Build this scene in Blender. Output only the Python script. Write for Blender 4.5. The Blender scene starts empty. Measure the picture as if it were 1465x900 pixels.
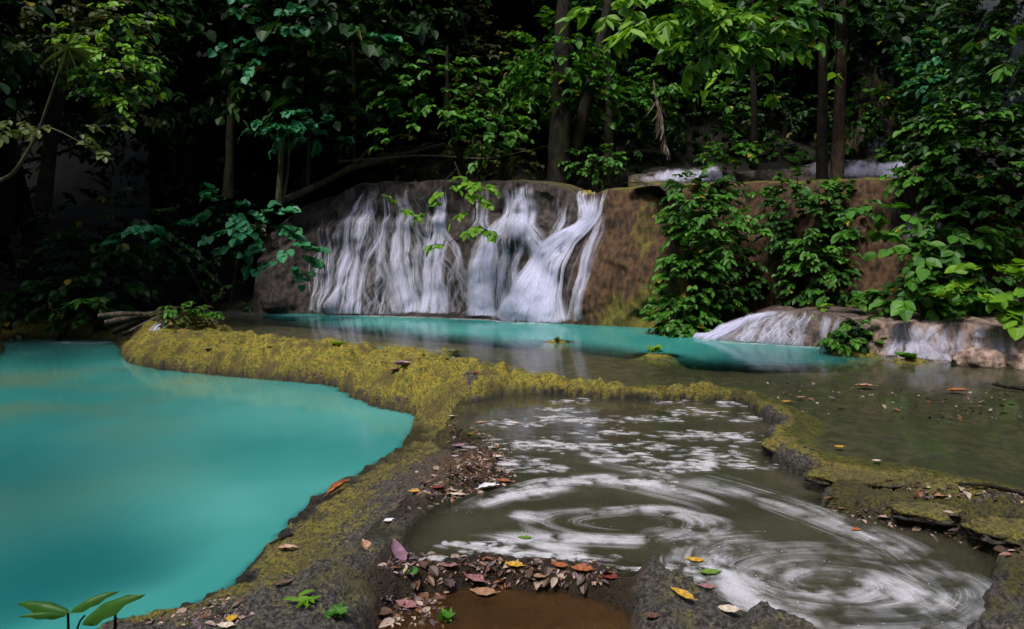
import bpy, math, random
import numpy as np
from mathutils import Vector, Matrix

random.seed(7)
RNG = np.random.default_rng(11)
SC = bpy.context.scene
COL = SC.collection

# ------------------------------------------------------------------ camera
F, CX, CY, PITCH, HC = 954.0, 732.5, 450.0, math.radians(5.8), 1.5
cam_d = bpy.data.cameras.new('camera'); cam = bpy.data.objects.new('camera', cam_d); COL.objects.link(cam)
cam_d.sensor_width = 36.0; cam_d.lens = 36.0 * F / 1465.0
cam_d.clip_start = 0.05; cam_d.clip_end = 600
cam.location = (0, 0, HC); cam.rotation_euler = (math.pi / 2 - PITCH, 0, 0)
SC.camera = cam

# ------------------------------------------------------------------ sky, sun, exposure
SUN_EL, SUN_AZ = math.radians(60), math.radians(212)      # azimuth clockwise from +Y
world = bpy.data.worlds.new("World"); SC.world = world; world.use_nodes = True
wn = world.node_tree; bg = wn.nodes['Background']
sky = wn.nodes.new('ShaderNodeTexSky'); sky.sky_type = 'NISHITA'; sky.sun_disc = False
sky.sun_elevation = SUN_EL; sky.sun_rotation = SUN_AZ; sky.air_density = 1.2; sky.dust_density = 2.5
wn.links.new(sky.outputs[0], bg.inputs[0]); bg.inputs[1].default_value = 0.10
sun_d = bpy.data.lights.new('sun', 'SUN'); sun = bpy.data.objects.new('sun', sun_d); COL.objects.link(sun)
sun_d.energy = 1.5; sun_d.angle = math.radians(12); sun_d.color = (1, 0.95, 0.86)
sd = Vector((math.sin(SUN_AZ) * math.cos(SUN_EL), math.cos(SUN_AZ) * math.cos(SUN_EL), math.sin(SUN_EL)))
sun.rotation_euler = sd.to_track_quat('Z', 'Y').to_euler()
SC.view_settings.view_transform = 'Standard'; SC.view_settings.look = 'None'
SC.view_settings.exposure = 1.3; SC.view_settings.gamma = 1.0
SC.render.engine = 'CYCLES'
SC.cycles.max_bounces = 6; SC.cycles.diffuse_bounces = 3; SC.cycles.glossy_bounces = 3
SC.cycles.transparent_max_bounces = 128; SC.cycles.transmission_bounces = 3
SC.cycles.caustics_reflective = False; SC.cycles.caustics_refractive = False

# ------------------------------------------------------------------ helpers
def ray(u, v):
    x, y = (u - CX) / F, (CY - v) / F
    c, s = math.cos(PITCH), math.sin(PITCH)
    return x, c + y * s, -s + y * c
def onz(u, v, z=0.0):
    dx, dy, dz = ray(u, v); t = (z - HC) / dz
    return np.array((dx * t, dy * t, z))
def ony(u, v, Y):
    dx, dy, dz = ray(u, v); t = Y / dy
    return np.array((dx * t, Y, HC + dz * t))
def proj(P):
    c, s = math.cos(PITCH), math.sin(PITCH)
    x, y, z = P[..., 0], P[..., 1], P[..., 2] - HC
    fw = y * c - z * s; up = y * s + z * c
    return CX + F * x / fw, CY - F * up / fw

_perm = np.random.default_rng(5).permutation(256); _perm = np.concatenate([_perm, _perm, _perm])
_gr = np.random.default_rng(6).normal(size=(256, 3)); _gr /= np.linalg.norm(_gr, axis=1)[:, None]
def noise(x, y, z=0.0):
    x, y, z = np.broadcast_arrays(np.asarray(x, float), np.asarray(y, float), np.asarray(z, float))
    xi, yi, zi = np.floor(x).astype(int), np.floor(y).astype(int), np.floor(z).astype(int)
    xf, yf, zf = x - xi, y - yi, z - zi
    u, v, w = (f * f * f * (f * (f * 6 - 15) + 10) for f in (xf, yf, zf))
    out = 0
    for i in (0, 1):
        for j in (0, 1):
            for k in (0, 1):
                h = _perm[_perm[_perm[(xi + i) & 255] + ((yi + j) & 255)] + ((zi + k) & 255)]
                g = _gr[h]
                d = g[..., 0] * (xf - i) + g[..., 1] * (yf - j) + g[..., 2] * (zf - k)
                out = out + d * (u if i else 1 - u) * (v if j else 1 - v) * (w if k else 1 - w)
    return out * 1.5
def fbm(x, y, z=0.0, o=4, g=0.5):
    a, s, r = 1.0, 1.0, 0
    for _ in range(o):
        r = r + a * noise(np.asarray(x) * s, np.asarray(y) * s, np.asarray(z) * s + 3.7 * s); a *= g; s *= 2.03
    return r
def sstep(a, b, x):
    t = np.clip((np.asarray(x, float) - a) / (b - a), 0, 1); return t * t * (3 - 2 * t)
def smin(a, b, k):
    h = np.clip(0.5 + 0.5 * (b - a) / k, 0, 1); return b * (1 - h) + a * h - k * h * (1 - h)
def smax(a, b, k): return -smin(-a, -b, k)
def sd_poly(P, X, Y):
    P = np.asarray(P)[:, :2]; d = np.full(X.shape, 1e9); ins = np.zeros(X.shape, bool)
    for i in range(len(P)):
        a, b = P[i], P[(i + 1) % len(P)]; e = b - a
        t = np.clip(((X - a[0]) * e[0] + (Y - a[1]) * e[1]) / (e @ e + 1e-12), 0, 1)
        d = np.minimum(d, (X - a[0] - t * e[0]) ** 2 + (Y - a[1] - t * e[1]) ** 2)
        c = (a[1] > Y) != (b[1] > Y)
        xc = a[0] + (Y - a[1]) / (e[1] if abs(e[1]) > 1e-12 else 1e-12) * e[0]
        ins ^= c & (X < xc)
    d = np.sqrt(d); return np.where(ins, -d, d)
def sd_line(P, X, Y):
    P = np.asarray(P)[:, :2]; d = np.full(X.shape, 1e9)
    for a, b in zip(P[:-1], P[1:]):
        e = b - a; t = np.clip(((X - a[0]) * e[0] + (Y - a[1]) * e[1]) / (e @ e), 0, 1)
        d = np.minimum(d, (X - a[0] - t * e[0]) ** 2 + (Y - a[1] - t * e[1]) ** 2)
    return np.sqrt(d)
def in_poly(P, X, Y): return sd_poly(P, X, Y) < 0
def smooth_poly(P, n=2):
    P = np.asarray(P, float)
    for _ in range(n):
        Q = np.roll(P, -1, axis=0); P = np.stack([.75 * P + .25 * Q, .25 * P + .75 * Q], 1).reshape(-1, P.shape[1])
    return P

def mesh_np(name, V, faces, attrs=None, uv=None, smooth=True):
    """faces: list of int arrays (n,k)"""
    me = bpy.data.meshes.new(name)
    V = np.asarray(V, np.float32); me.vertices.add(len(V)); me.vertices.foreach_set('co', V.ravel())
    faces = [np.asarray(f, np.int32) for f in faces if len(f)]
    nl = sum(f.size for f in faces); npoly = sum(len(f) for f in faces)
    me.loops.add(nl); me.polygons.add(npoly)
    loops = np.concatenate([f.ravel() for f in faces])
    tot = np.concatenate([np.full(len(f), f.shape[1], np.int32) for f in faces])
    start = np.concatenate([[0], np.cumsum(tot)[:-1]]).astype(np.int32)
    me.loops.foreach_set('vertex_index', loops)
    me.polygons.foreach_set('loop_start', start); me.polygons.foreach_set('loop_total', tot)
    me.polygons.foreach_set('use_smooth', np.full(npoly, smooth))
    for k, a in (attrs or {}).items():
        at = me.attributes.new(k, 'FLOAT', 'POINT'); at.data.foreach_set('value', np.asarray(a, np.float32))
    if uv is not None:
        l = me.uv_layers.new(name='UVMap'); l.data.foreach_set('uv', np.asarray(uv, np.float32)[loops].ravel())
    me.update(calc_edges=True); me.validate()
    return me
def link(name, me, mat=None, parent=None, label=None, cat=None, group=None, kind=None, loc=None):
    o = bpy.data.objects.new(name, me); COL.objects.link(o)
    if mat is not None and me is not None and len(me.materials) == 0: me.materials.append(mat)
    if parent is not None: o.parent = parent
    if loc is not None: o.location = loc
    for k, v in (('label', label), ('category', cat), ('group', group), ('kind', kind)):
        if v: o[k] = v
    return o
def thing(name, label, cat, loc=(0, 0, 0), group=None): return link(name, None, None, None, label, cat, group, None, loc)
def grid_faces(ny, nx):
    i = np.arange(ny * nx).reshape(ny, nx)
    return np.stack([i[:-1, :-1], i[:-1, 1:], i[1:, 1:], i[1:, :-1]], -1).reshape(-1, 4)
def sub_mesh(name, V, faces, attrs):
    u, inv = np.unique(faces, return_inverse=True)
    return mesh_np(name, V[u], [inv.reshape(faces.shape)], {k: a[u] for k, a in attrs.items()})

# ------------------------------------------------------------------ materials
class NT:
    def __init__(s, name):
        s.m = bpy.data.materials.new(name); s.m.use_nodes = True; s.t = s.m.node_tree; s.t.nodes.clear()
        s.out = s.n('ShaderNodeOutputMaterial')
    def n(s, typ, ins=None, **kw):
        nd = s.t.nodes.new(typ)
        for k, v in kw.items(): setattr(nd, k, v)
        for k, v in (ins or {}).items():
            if isinstance(v, bpy.types.NodeSocket): s.t.links.new(v, nd.inputs[k])
            else:
                if isinstance(v, tuple) and len(v) == 3 and nd.inputs[k].type == 'RGBA': v = (*v, 1)
                nd.inputs[k].default_value = v
        return nd
    def attr(s, name): return s.n('ShaderNodeAttribute', attribute_name=name).outputs['Fac']
    def pos(s): return s.n('ShaderNodeNewGeometry').outputs['Position']
    def vscale(s, vec, sc): return s.n('ShaderNodeVectorMath', {0: vec, 1: sc}, operation='MULTIPLY').outputs[0]
    def noise(s, vec, scale, detail=4.0, rough=0.55, dist=0.0):
        return s.n('ShaderNodeTexNoise', {'Vector': vec, 'Scale': scale, 'Detail': detail, 'Roughness': rough, 'Distortion': dist}).outputs[0]
    def math(s, op, a, b=0.0, clamp=False): return s.n('ShaderNodeMath', {0: a, 1: b}, operation=op, use_clamp=clamp).outputs[0]
    def ramp(s, f, a, b):
        return s.n('ShaderNodeMapRange', {0: f, 1: a, 2: b, 3: 0.0, 4: 1.0}, interpolation_type='SMOOTHSTEP').outputs[0]
    def mix(s, f, a, b):
        nd = s.n('ShaderNodeMix', data_type='RGBA')
        for i, v in ((0, f), (6, a), (7, b)):
            if isinstance(v, bpy.types.NodeSocket): s.t.links.new(v, nd.inputs[i])
            else: nd.inputs[i].default_value = (*v, 1) if isinstance(v, tuple) else v
        return nd.outputs[2]
    def bump(s, h, strength, dist=0.02, normal=None):
        ins = {'Height': h, 'Strength': strength, 'Distance': dist}
        if normal is not None: ins['Normal'] = normal
        return s.n('ShaderNodeBump', ins).outputs[0]
    def bsdf(s, col, rough=0.6, spec=0.5, normal=None, **kw):
        ins = {'Base Color': col, 'Roughness': rough, 'Specular IOR Level': spec}
        if normal is not None: ins['Normal'] = normal
        ins.update(kw)
        return s.n('ShaderNodeBsdfPrincipled', ins).outputs[0]
    def mixs(s, f, a, b): return s.n('ShaderNodeMixShader', {0: f, 1: a, 2: b}).outputs[0]
    def done(s, sh): s.t.links.new(sh, s.out.inputs['Surface']); return s.m

def mat_ground():
    t = NT('ground'); p = t.pos()
    n1 = t.noise(p, 3.0, 5); n2 = t.noise(p, 22.0, 6, 0.65); n3 = t.noise(p, 90.0, 4, 0.7); n4 = t.noise(p, 9.0, 5, 0.6)
    nf = t.noise(p, 48.0, 5, 0.7)
    moss_hi = t.mix(t.ramp(n4, 0.38, 0.64), (0.40, 0.31, 0.035), (0.27, 0.255, 0.032))
    moss_lo = t.mix(t.ramp(n4, 0.40, 0.62), (0.075, 0.055, 0.016), (0.06, 0.062, 0.014))
    moss = t.mix(t.ramp(t.math('ADD', t.math('MULTIPLY', nf, 0.5), t.math('MULTIPLY', n2, 0.5)), 0.40, 0.58), moss_lo, moss_hi)
    moss = t.mix(t.ramp(n1, 0.50, 0.66), moss, (0.105, 0.08, 0.026))
    moss = t.mix(t.math('MULTIPLY', t.ramp(nf, 0.56, 0.70), 0.5), moss, (0.40, 0.31, 0.07))
    rock = t.mix(t.ramp(nf, 0.38, 0.64), (0.018, 0.016, 0.014), (0.125, 0.112, 0.100))
    rock = t.mix(t.ramp(n1, 0.5, 0.68), rock, (0.085, 0.08, 0.032))
    dirt = t.mix(t.ramp(n2, 0.35, 0.65), (0.035, 0.020, 0.010), (0.145, 0.078, 0.036))
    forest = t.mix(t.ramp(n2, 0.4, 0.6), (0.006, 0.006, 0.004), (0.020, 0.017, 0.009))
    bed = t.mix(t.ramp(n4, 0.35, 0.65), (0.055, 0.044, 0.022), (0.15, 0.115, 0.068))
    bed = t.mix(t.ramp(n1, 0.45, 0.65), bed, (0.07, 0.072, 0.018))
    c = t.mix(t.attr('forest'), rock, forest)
    c = t.mix(t.attr('bed'), c, bed)
    c = t.mix(t.attr('dirt'), c, dirt)
    moss = t.mix(t.math('MULTIPLY', t.attr('old'), 0.62), moss, t.mix(t.ramp(nf, 0.36, 0.64), (0.045, 0.038, 0.014), (0.155, 0.130, 0.038)))
    mf = t.ramp(t.math('ADD', t.attr('moss'), t.math('ADD', t.math('MULTIPLY', t.math('SUBTRACT', n4, 0.5), 1.8), t.math('SUBTRACT', nf, 0.5))), 0.28, 0.72)
    mf = t.math('MULTIPLY', mf, t.ramp(t.attr('moss'), 0.02, 0.2))
    c = t.mix(mf, c, moss)
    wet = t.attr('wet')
    c = t.mix(t.math('MULTIPLY', wet, 0.85), c, (0.012, 0.011, 0.008))  # darkens damp ground and paints in the shade of the undercuts
    vor = t.n('ShaderNodeTexVoronoi', {'Vector': p, 'Scale': 34.0, 'Randomness': 1.0}, feature='SMOOTH_F1').outputs[0]
    pit = t.ramp(vor, 0.28, 0.12)
    c = t.mix(t.math('MULTIPLY', pit, t.math('SUBTRACT', 0.6, t.math('MULTIPLY', t.math('MAXIMUM', mf, t.math('MAXIMUM', t.attr('bed'), t.attr('forest'))), 0.6))), c, (0.012, 0.011, 0.011))
    h = t.math('ADD', t.math('SUBTRACT', t.math('MULTIPLY', n2, 0.4), t.math('MULTIPLY', pit, 0.35)), t.math('ADD', t.math('MULTIPLY', n3, 0.8), t.math('MULTIPLY', nf, 0.7)))
    rough = t.n('ShaderNodeMapRange', {0: wet, 3: 0.85, 4: 0.35}).outputs[0]
    return t.done(t.bsdf(c, rough, 0.35, t.bump(h, 0.9, 0.035)))
def mat_cliff():
    t = NT('cliff'); p = t.pos(); ps = t.vscale(p, (1, 1, 0.35))
    n1 = t.noise(ps, 2.2, 5); n2 = t.noise(ps, 12.0, 6, 0.65); n3 = t.noise(p, 60.0, 4, 0.7)
    grey = t.mix(t.ramp(n2, 0.35, 0.65), (0.012, 0.009, 0.008), (0.075, 0.058, 0.054))
    brown = t.mix(t.ramp(n2, 0.36, 0.66), (0.030, 0.014, 0.006), (0.115, 0.062, 0.028))
    pink = t.mix(t.ramp(n2, 0.36, 0.62), (0.14, 0.098, 0.08), (0.46, 0.33, 0.28))
    moss = t.mix(t.ramp(n2, 0.36, 0.6), (0.045, 0.042, 0.008), (0.15, 0.135, 0.016))
    c = t.mix(t.ramp(t.math('ADD', t.attr('brown'), t.math('MULTIPLY', t.math('SUBTRACT', n1, 0.5), 0.9)), 0.3, 0.7), grey, brown)
    c = t.mix(t.attr('pink'), c, pink)
    c = t.mix(t.ramp(t.math('ADD', t.attr('moss'), t.math('MULTIPLY', t.math('SUBTRACT', n1, 0.5), 1.3)), 0.35, 0.7), c, moss)
    h = t.math('ADD', t.math('MULTIPLY', n2, 0.9), t.math('MULTIPLY', n3, 0.5))
    return t.done(t.bsdf(c, 0.6, 0.35, t.bump(h, 0.9, 0.06)))
def mat_water(name, body, body2, olive, gloss_rough, density, wave=(2.0, 5.0, 1.0), wstr=0.06, oscale=0.55, spec=1.0, deep=None):
    t = NT(name); p = t.pos()
    w = t.noise(t.vscale(p, wave), 1.0, 3, 0.5)
    nrm = t.bump(w, wstr, 0.05)
    n = t.noise(p, oscale, 2, 0.4); m = t.noise(t.vscale(p, (1, 1.25, 1)), oscale * 1.1, 2, 0.4)
    c = t.mix(t.ramp(n, 0.35, 0.68), body, body2)
    c = t.mix(t.math('MULTIPLY', t.ramp(m, 0.36, 0.66), t.attr('olive')), c, olive)
    dep = t.attr('depth')
    if deep is not None: c = t.mix(t.ramp(dep, 0.6, 1.6), c, deep)  # depth tone, also standing in for dimmer sky reflection
    fac = t.n('ShaderNodeMapRange', {0: dep, 1: density[0], 2: density[1], 3: density[2], 4: 1.0}, interpolation_type='SMOOTHSTEP').outputs[0]
    tr = t.n('ShaderNodeBsdfTransparent', {'Color': (0.82, 0.84, 0.74)}).outputs[0]
    df = t.n('ShaderNodeBsdfDiffuse', {'Color': c, 'Normal': nrm}).outputs[0]
    body_s = t.mixs(fac, tr, df)
    gl = t.n('ShaderNodeBsdfGlossy', {'Color': (1, 1, 1), 'Roughness': gloss_rough, 'Normal': nrm}).outputs[0]
    fr = t.n('ShaderNodeFresnel', {'IOR': 1.33, 'Normal': nrm}).outputs[0]
    return t.done(t.mixs(t.math('MULTIPLY', fr, spec), body_s, gl))
def mat_strand(name, col, streak=(3.0, 0.9), brk=0, amax=1.0, bramp=(0.38, 0.56), bsc=(1, 1, 1)):
    t = NT(name); uv = t.n('ShaderNodeUVMap').outputs[0]
    sx = t.n('ShaderNodeSeparateXYZ', {0: uv}); x = sx.outputs[0]
    e = t.math('SUBTRACT', t.math('MULTIPLY', x, 2.0), 1.0)
    edge = t.math('SUBTRACT', 1.0, t.math('MULTIPLY', e, e))
    n = t.noise(t.vscale(t.n('ShaderNodeCombineXYZ', {0: t.math('ADD', x, t.math('MULTIPLY', t.attr('seed'), 37.0)), 1: sx.outputs[1], 2: t.attr('seed')}).outputs[0], (streak[0], streak[1], 90.0)), 1.0, 3, 0.6)
    al = t.math('MULTIPLY', t.math('MULTIPLY', edge, t.attr('alpha')), t.ramp(n, 0.25, 0.62))
    if brk: al = t.math('MULTIPLY', al, t.ramp(t.noise(t.vscale(t.pos(), bsc), brk, 3, 0.6), *bramp))
    al = t.math('MINIMUM', al, amax)
    d = t.n('ShaderNodeBsdfDiffuse', {'Color': col}).outputs[0]
    tl = t.n('ShaderNodeBsdfTranslucent', {'Color': col}).outputs[0]
    sh = t.mixs(0.35, d, tl)
    return t.done(t.mixs(al, t.n('ShaderNodeBsdfTransparent').outputs[0], sh))
def mat_leaf(name, c0, c1, old=(0.30, 0.22, 0.02), trans=0.3, rough=0.5, spec=0.28):
    t = NT(name); ti = t.attr('tint'); p = t.pos()
    c = t.mix(ti, c0, c1)
    c = t.mix(t.ramp(ti, 0.965, 0.985), c, old)
    c = t.mix(t.math('MULTIPLY', t.ramp(t.noise(p, 14.0, 3), 0.5, 0.75), 0.35), c, tuple(x * 0.4 for x in c0))
    b = t.bsdf(c, rough, spec)
    tl = t.n('ShaderNodeBsdfTranslucent', {'Color': t.mix(0.45, c, (c1[0] * 1.2, c1[1] * 1.1, c1[2] * 0.3))}).outputs[0]
    return t.done(t.mixs(trans, b, tl))
def mat_bark(name, c0, c1, moss=(0.05, 0.055, 0.012), mossy=0.5):
    t = NT(name); p = t.pos(); ps = t.vscale(p, (1, 1, 0.3))
    n = t.noise(ps, 18.0, 6, 0.65); m = t.noise(p, 4.5, 4, 0.6)
    c = t.mix(t.ramp(n, 0.35, 0.65), c0, c1)
    c = t.mix(t.math('MULTIPLY', t.ramp(m, 0.45, 0.62), mossy), c, moss)
    return t.done(t.bsdf(c, 0.85, 0.2, t.bump(n, 0.8, 0.03)))
def mat_dry(name, c0, c1, rough=0.5):
    t = NT(name); n = t.noise(t.n('ShaderNodeTexCoord').outputs['Object'], 4.5, 5, 0.7)
    return t.done(t.bsdf(t.mix(t.ramp(n, 0.35, 0.65), c0, c1), rough, 0.4))

M = {}
M['ground'] = mat_ground(); M['cliff'] = mat_cliff()
M['turq'] = mat_water('turquoise_water', (0.030, 0.195, 0.180), (0.065, 0.27, 0.245), (0.10, 0.17, 0.10), 0.11, (-0.05, 0.16, 0.3), (0.8, 1.6, 1), 0.04, 0.5, deep=(0.007, 0.088, 0.092))
M['upper'] = mat_water('upper_water', (0.03, 0.20, 0.185), (0.05, 0.25, 0.225), (0.2, 0.2, 0.1), 0.10, (0.04, 0.26, 0.02), (3.0, 6.0, 1), 0.035, 0.6, 0.65)
M['swirl'] = mat_water('swirl_water', (0.042, 0.042, 0.028), (0.072, 0.068, 0.047), (0.2, 0.15, 0.07), 0.09, (0.0, 0.42, 0.22), (5.0, 8.0, 1), 0.05, 1.2)
M['mud'] = mat_water('mud_water', (0.075, 0.036, 0.014), (0.11, 0.055, 0.022), (0.2, 0.15, 0.07), 0.08, (0.0, 0.16, 0.12), (3, 3, 1), 0.02, 2.0)
M['fall'] = mat_strand('falling_water', (0.74, 0.75, 0.92), (9.0, 0.35), brk=4.0, bramp=(0.22, 0.46), bsc=(1, 1, .3))
M['foam'] = mat_strand('pool_foam', (0.76, 0.75, 0.79), (6.0, 1.0), brk=5.5, amax=0.52, bramp=(0.33, 0.60))
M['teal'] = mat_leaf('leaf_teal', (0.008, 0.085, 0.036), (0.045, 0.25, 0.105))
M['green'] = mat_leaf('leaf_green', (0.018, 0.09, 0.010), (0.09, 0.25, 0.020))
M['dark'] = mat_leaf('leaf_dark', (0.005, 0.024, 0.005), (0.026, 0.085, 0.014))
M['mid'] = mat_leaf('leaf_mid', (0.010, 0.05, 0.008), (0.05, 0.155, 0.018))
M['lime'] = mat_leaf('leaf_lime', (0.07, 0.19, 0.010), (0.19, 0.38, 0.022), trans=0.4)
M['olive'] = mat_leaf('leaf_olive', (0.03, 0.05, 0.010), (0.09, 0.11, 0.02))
M['bark'] = mat_bark('bark_dark', (0.004, 0.0035, 0.003), (0.014, 0.011, 0.009), (0.03, 0.034, 0.008))
M['bark_pale'] = mat_bark('bark_pale', (0.026, 0.022, 0.014), (0.075, 0.062, 0.042), (0.045, 0.05, 0.011), 0.7)
M['bark_red'] = mat_bark('bark_red', (0.016, 0.010, 0.007), (0.055, 0.036, 0.024), (0.05, 0.05, 0.012), 0.3)
M['dead'] = mat_bark('dead_wood', (0.05, 0.038, 0.028), (0.20, 0.16, 0.125), (0.05, 0.05, 0.015), 0.2)

# ------------------------------------------------------------------ pool outlines (metres, from the shorelines)
ZT, ZU, ZS, ZB = -0.42, 0.0, -0.13, -0.21
def pl(pts, z): return [tuple(onz(u, v, z)) for u, v in pts]
T = pl([(0, 486), (90, 485), (165, 487), (172, 503), (180, 518), (215, 527), (260, 532), (340, 540), (420, 546), (475, 551), (498, 565), (530, 580),
        (570, 590), (602, 595), (592, 615), (568, 645), (545, 662), (508, 682), (475, 697), (448, 716), (424, 741), (395, 776),
        (365, 806), (330, 836), (290, 862), (240, 881), (170, 897), (80, 925), (-60, 990)], ZT) + [(-5.5, 2.4, 0), (-7.4, 4.2, 0), (-7.8, 9, 0), (-8.8, 11.4, 0), (-10.2, 13.3, 0)]
U = pl([(335, 452), (300, 461), (330, 474), (380, 483), (440, 489), (500, 494), (560, 499), (640, 511), (700, 524), (760, 537), (830, 545),
        (900, 549), (1000, 553), (1065, 556), (1100, 574), (1165, 604), (1128, 622), (1150, 645), (1240, 661), (1300, 670),
        (1380, 688), (1465, 703), (1600, 735)], ZU) + [(8.5, 4.2, 0), (10.5, 7.5, 0), (8.0, 9.2, 0), (5.2, 11.2, 0), (3.2, 13.2, 0), (0.5, 14.8, 0), (-4.5, 16.2, 0)]
S = pl([(705, 567), (760, 563), (830, 568), (900, 572), (980, 574), (1066, 575), (1078, 592), (1102, 607), (1126, 613), (1098, 625), (1089, 640),
        (1108, 660), (1132, 676), (1180, 691), (1215, 700), (1275, 706), (1272, 716), (1190, 705), (1172, 714), (1190, 729), (1250, 745),
        (1330, 757), (1362, 763), (1400, 785), (1432, 805), (1420, 860), (1395, 905), (1300, 935), (1190, 915), (1110, 893), (1040, 872), (1000, 852), (975, 828),
        (940, 818), (890, 822), (860, 812), (780, 802), (700, 800), (640, 796), (588, 790), (574, 774), (590, 754), (610, 734),
        (640, 705), (690, 694), (718, 668), (694, 640), (682, 620), (662, 610), (652, 600), (668, 584)], ZS)
B = pl([(585, 848), (552, 868), (535, 900), (520, 950), (900, 960), (905, 895), (880, 862), (800, 845), (690, 840)], ZB)
T, U, S, B = (np.array(p)[:, :2] for p in (T, U, S, B))
T, U, S, B = smooth_poly(T), smooth_poly(U), smooth_poly(S), smooth_poly(B)
DAM = np.array(pl([(565, 785), (880, 795), (925, 815), (900, 850), (560, 862), (530, 845)], ZS))[:, :2]
V = np.array([(-10.9, 13.2), (-10.2, 13.9), (-7.6, 14.6), (-5.4, 15.6), (-4.4, 15.9), (-1.5, 15.0), (0.6, 14.2), (2.7, 12.9), (3.8, 12.9), (5.2, 12.1), (6.6, 10.9),
              (8.0, 10.2), (11, 9.5), (13, 2), (9, -6), (-7, -6), (-8.4, 4), (-8.9, 9), (-9.8, 11.5)])
TURQ = np.array(pl([(380, 451), (470, 459), (600, 472), (720, 482), (810, 488), (900, 497), (1000, 510), (1100, 520), (1180, 514), (1240, 505)], 0))[:, :2]

def axis(lo, hi, core_lo, core_hi, base, rel, growth, cap=3.0):
    a = [core_lo]
    while a[-1] < core_hi: a.append(a[-1] + max(base, rel * abs(a[-1])))
    s = a[-1] - a[-2]; r = a[:]
    while r[-1] < hi: s = min(s * growth, cap); r.append(r[-1] + s)
    s = a[1] - a[0]; l = [core_lo]
    while l[-1] > lo: s = min(s * growth, cap); l.append(l[-1] - s)
    return np.array(l[:0:-1] + r)
gx = axis(-75, 75, -4.2, 4.2, 0.021, 0.0, 1.035); gy = axis(-60, 95, 2.4, 14.5, 0.014, 0.0046, 1.05)
X, Y = np.meshgrid(gx, gy); NY, NX = X.shape
nz1 = fbm(X * 1.3, Y * 1.3, 0, 4); nz2 = fbm(X * 5, Y * 5, 2, 4); nz3 = fbm(X * 19, Y * 19, 5, 3)
near = 1 - sstep(14, 20, np.hypot(X, Y - 4))
warp = 0.05 * nz2 * near + 0.022 * nz3 * near
dT, dU, dS, dB = (sd_poly(p, X, Y) for p in (T, U, S, B))
dTw, dUw, dSw, dBw = dT + warp, dU + warp * .7, dS + warp * .8, dB + warp * .6
dV = sd_poly(V, X, Y)
cap = 0.055 + 0.05 * nz1
spur = sstep(7.9, 6.9, Y)
cap = cap * (1 - spur) + (-0.005 + 0.05 * nz1) * spur
front = sstep(4.0, 3.6, Y) * sstep(-.35, .0, X); cap = cap * (1 - front) + (-0.085 + .03 * nz1 + .03 * nz2) * front
for (u, v, rx, ry, h) in ((585, 545, .7, .5, .12), (640, 550, .5, .4, .05), (400, 512, .9, .4, .04), (250, 505, .8, .4, .04)):
    c = onz(u, v, 0.0); cap = cap + h * np.exp(-((X - c[0]) / rx) ** 2 - ((Y - c[1]) / ry) ** 2)
gro = sd_line(np.array([onz(486, 556, ZT)[:2], onz(505, 520, -.1)[:2], onz(550, 498, 0)[:2]]), X, Y)
dam_d = sd_poly(DAM, X, Y)
dm = sstep(0.06, -0.03, dam_d); cap = cap * (1 - dm) + (-0.112 + 0.03 * nz2) * dm
shelf = np.array(pl([(1175, 702), (1290, 706), (1330, 722), (1465, 740), (1700, 780), (1700, 900), (1420, 880), (1432, 805), (1350, 764), (1180, 735)], ZS))[:, :2]
sh = sstep(0.03, -0.06, sd_poly(shelf, X, Y)); cap = cap * (1 - sh) + (-0.055 + 0.04 * nz2) * sh
# heap of soil at the inflow beyond the mossy bank
for (u, v, rx, ry, h) in ((225, 468, .9, .5, .16), (285, 462, .6, .4, .20), (165, 466, .7, .5, .10), (560, 530, .5, .35, .04), (650, 538, .5, .35, .04)):
    c = onz(u, v, 0.0); cap = cap + h * np.exp(-((X - c[0]) / rx) ** 2 - ((Y - c[1]) / ry) ** 2)
farl = sstep(-6.7, -7.3, X) * sstep(10, 12, Y)
nearT = sstep(7.5, 6.6, Y)
riseT = (0.80 - 0.5 * farl) * np.sqrt(np.maximum(dTw, 0)); riseN = 0.03 * sstep(0, .03, dTw) + np.maximum(dTw, 0) * np.clip(1.15 / np.maximum(Y, 1.5), .1, .5) + .25 * np.maximum(dTw - .9, 0)
riseT = np.where(nearT > 0, riseT * (1 - nearT) + np.minimum(riseT, riseN) * nearT, riseT)
hT = ZT + np.where(dTw > 0, riseT, -(0.25 * np.sqrt(np.clip(-dTw, 0, .35)) + 0.85 * (1 - np.exp(np.minimum(dTw, 0) * 1.1)) * sstep(-12, -1, dTw * 0 - 1)))
deep = sd_line(TURQ, X, Y)
side = Y - np.interp(X, TURQ[np.argsort(TURQ[:, 0]), 0], TURQ[np.argsort(TURQ[:, 0]), 1])
deepf = sstep(-1.5, 1.6, side) * sstep(6.0, 3.8, X) * sstep(-6.2, -4.6, X)
terr = sstep(1.9, 2.9, X) * sstep(9.0, 7.2, Y)
dpU = 0.032 + 0.018 * sstep(7.0, 8.6, Y) * (1 - terr) + 0.30 * deepf + 0.018 * nz1 + 0.014 * nz2
dpU = dpU * (1 - terr) + (0.010 + 0.026 * nz1 + 0.016 * nz2) * terr
hU = np.where(dUw > 0, 0.17 * np.sqrt(np.maximum(dUw, 0)), -np.minimum(dpU, 0.35 * np.sqrt(np.maximum(-dUw, 0))))
dpS = 0.20 + 0.07 * nz1 + 0.02 * nz2
beach = sstep(0.45, 0.05, X) * sstep(6.9, 6.4, Y)
riseS = 0.50 * np.sqrt(np.maximum(dSw, 0)) * (1 - beach) + beach * (0.07 * np.sqrt(np.maximum(dSw, 0)) + 0.22 * np.maximum(dSw, 0))
hS = ZS + np.where(dSw > 0, riseS, -np.minimum(dpS, 0.5 * np.sqrt(np.maximum(-dSw, 0))))
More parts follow.
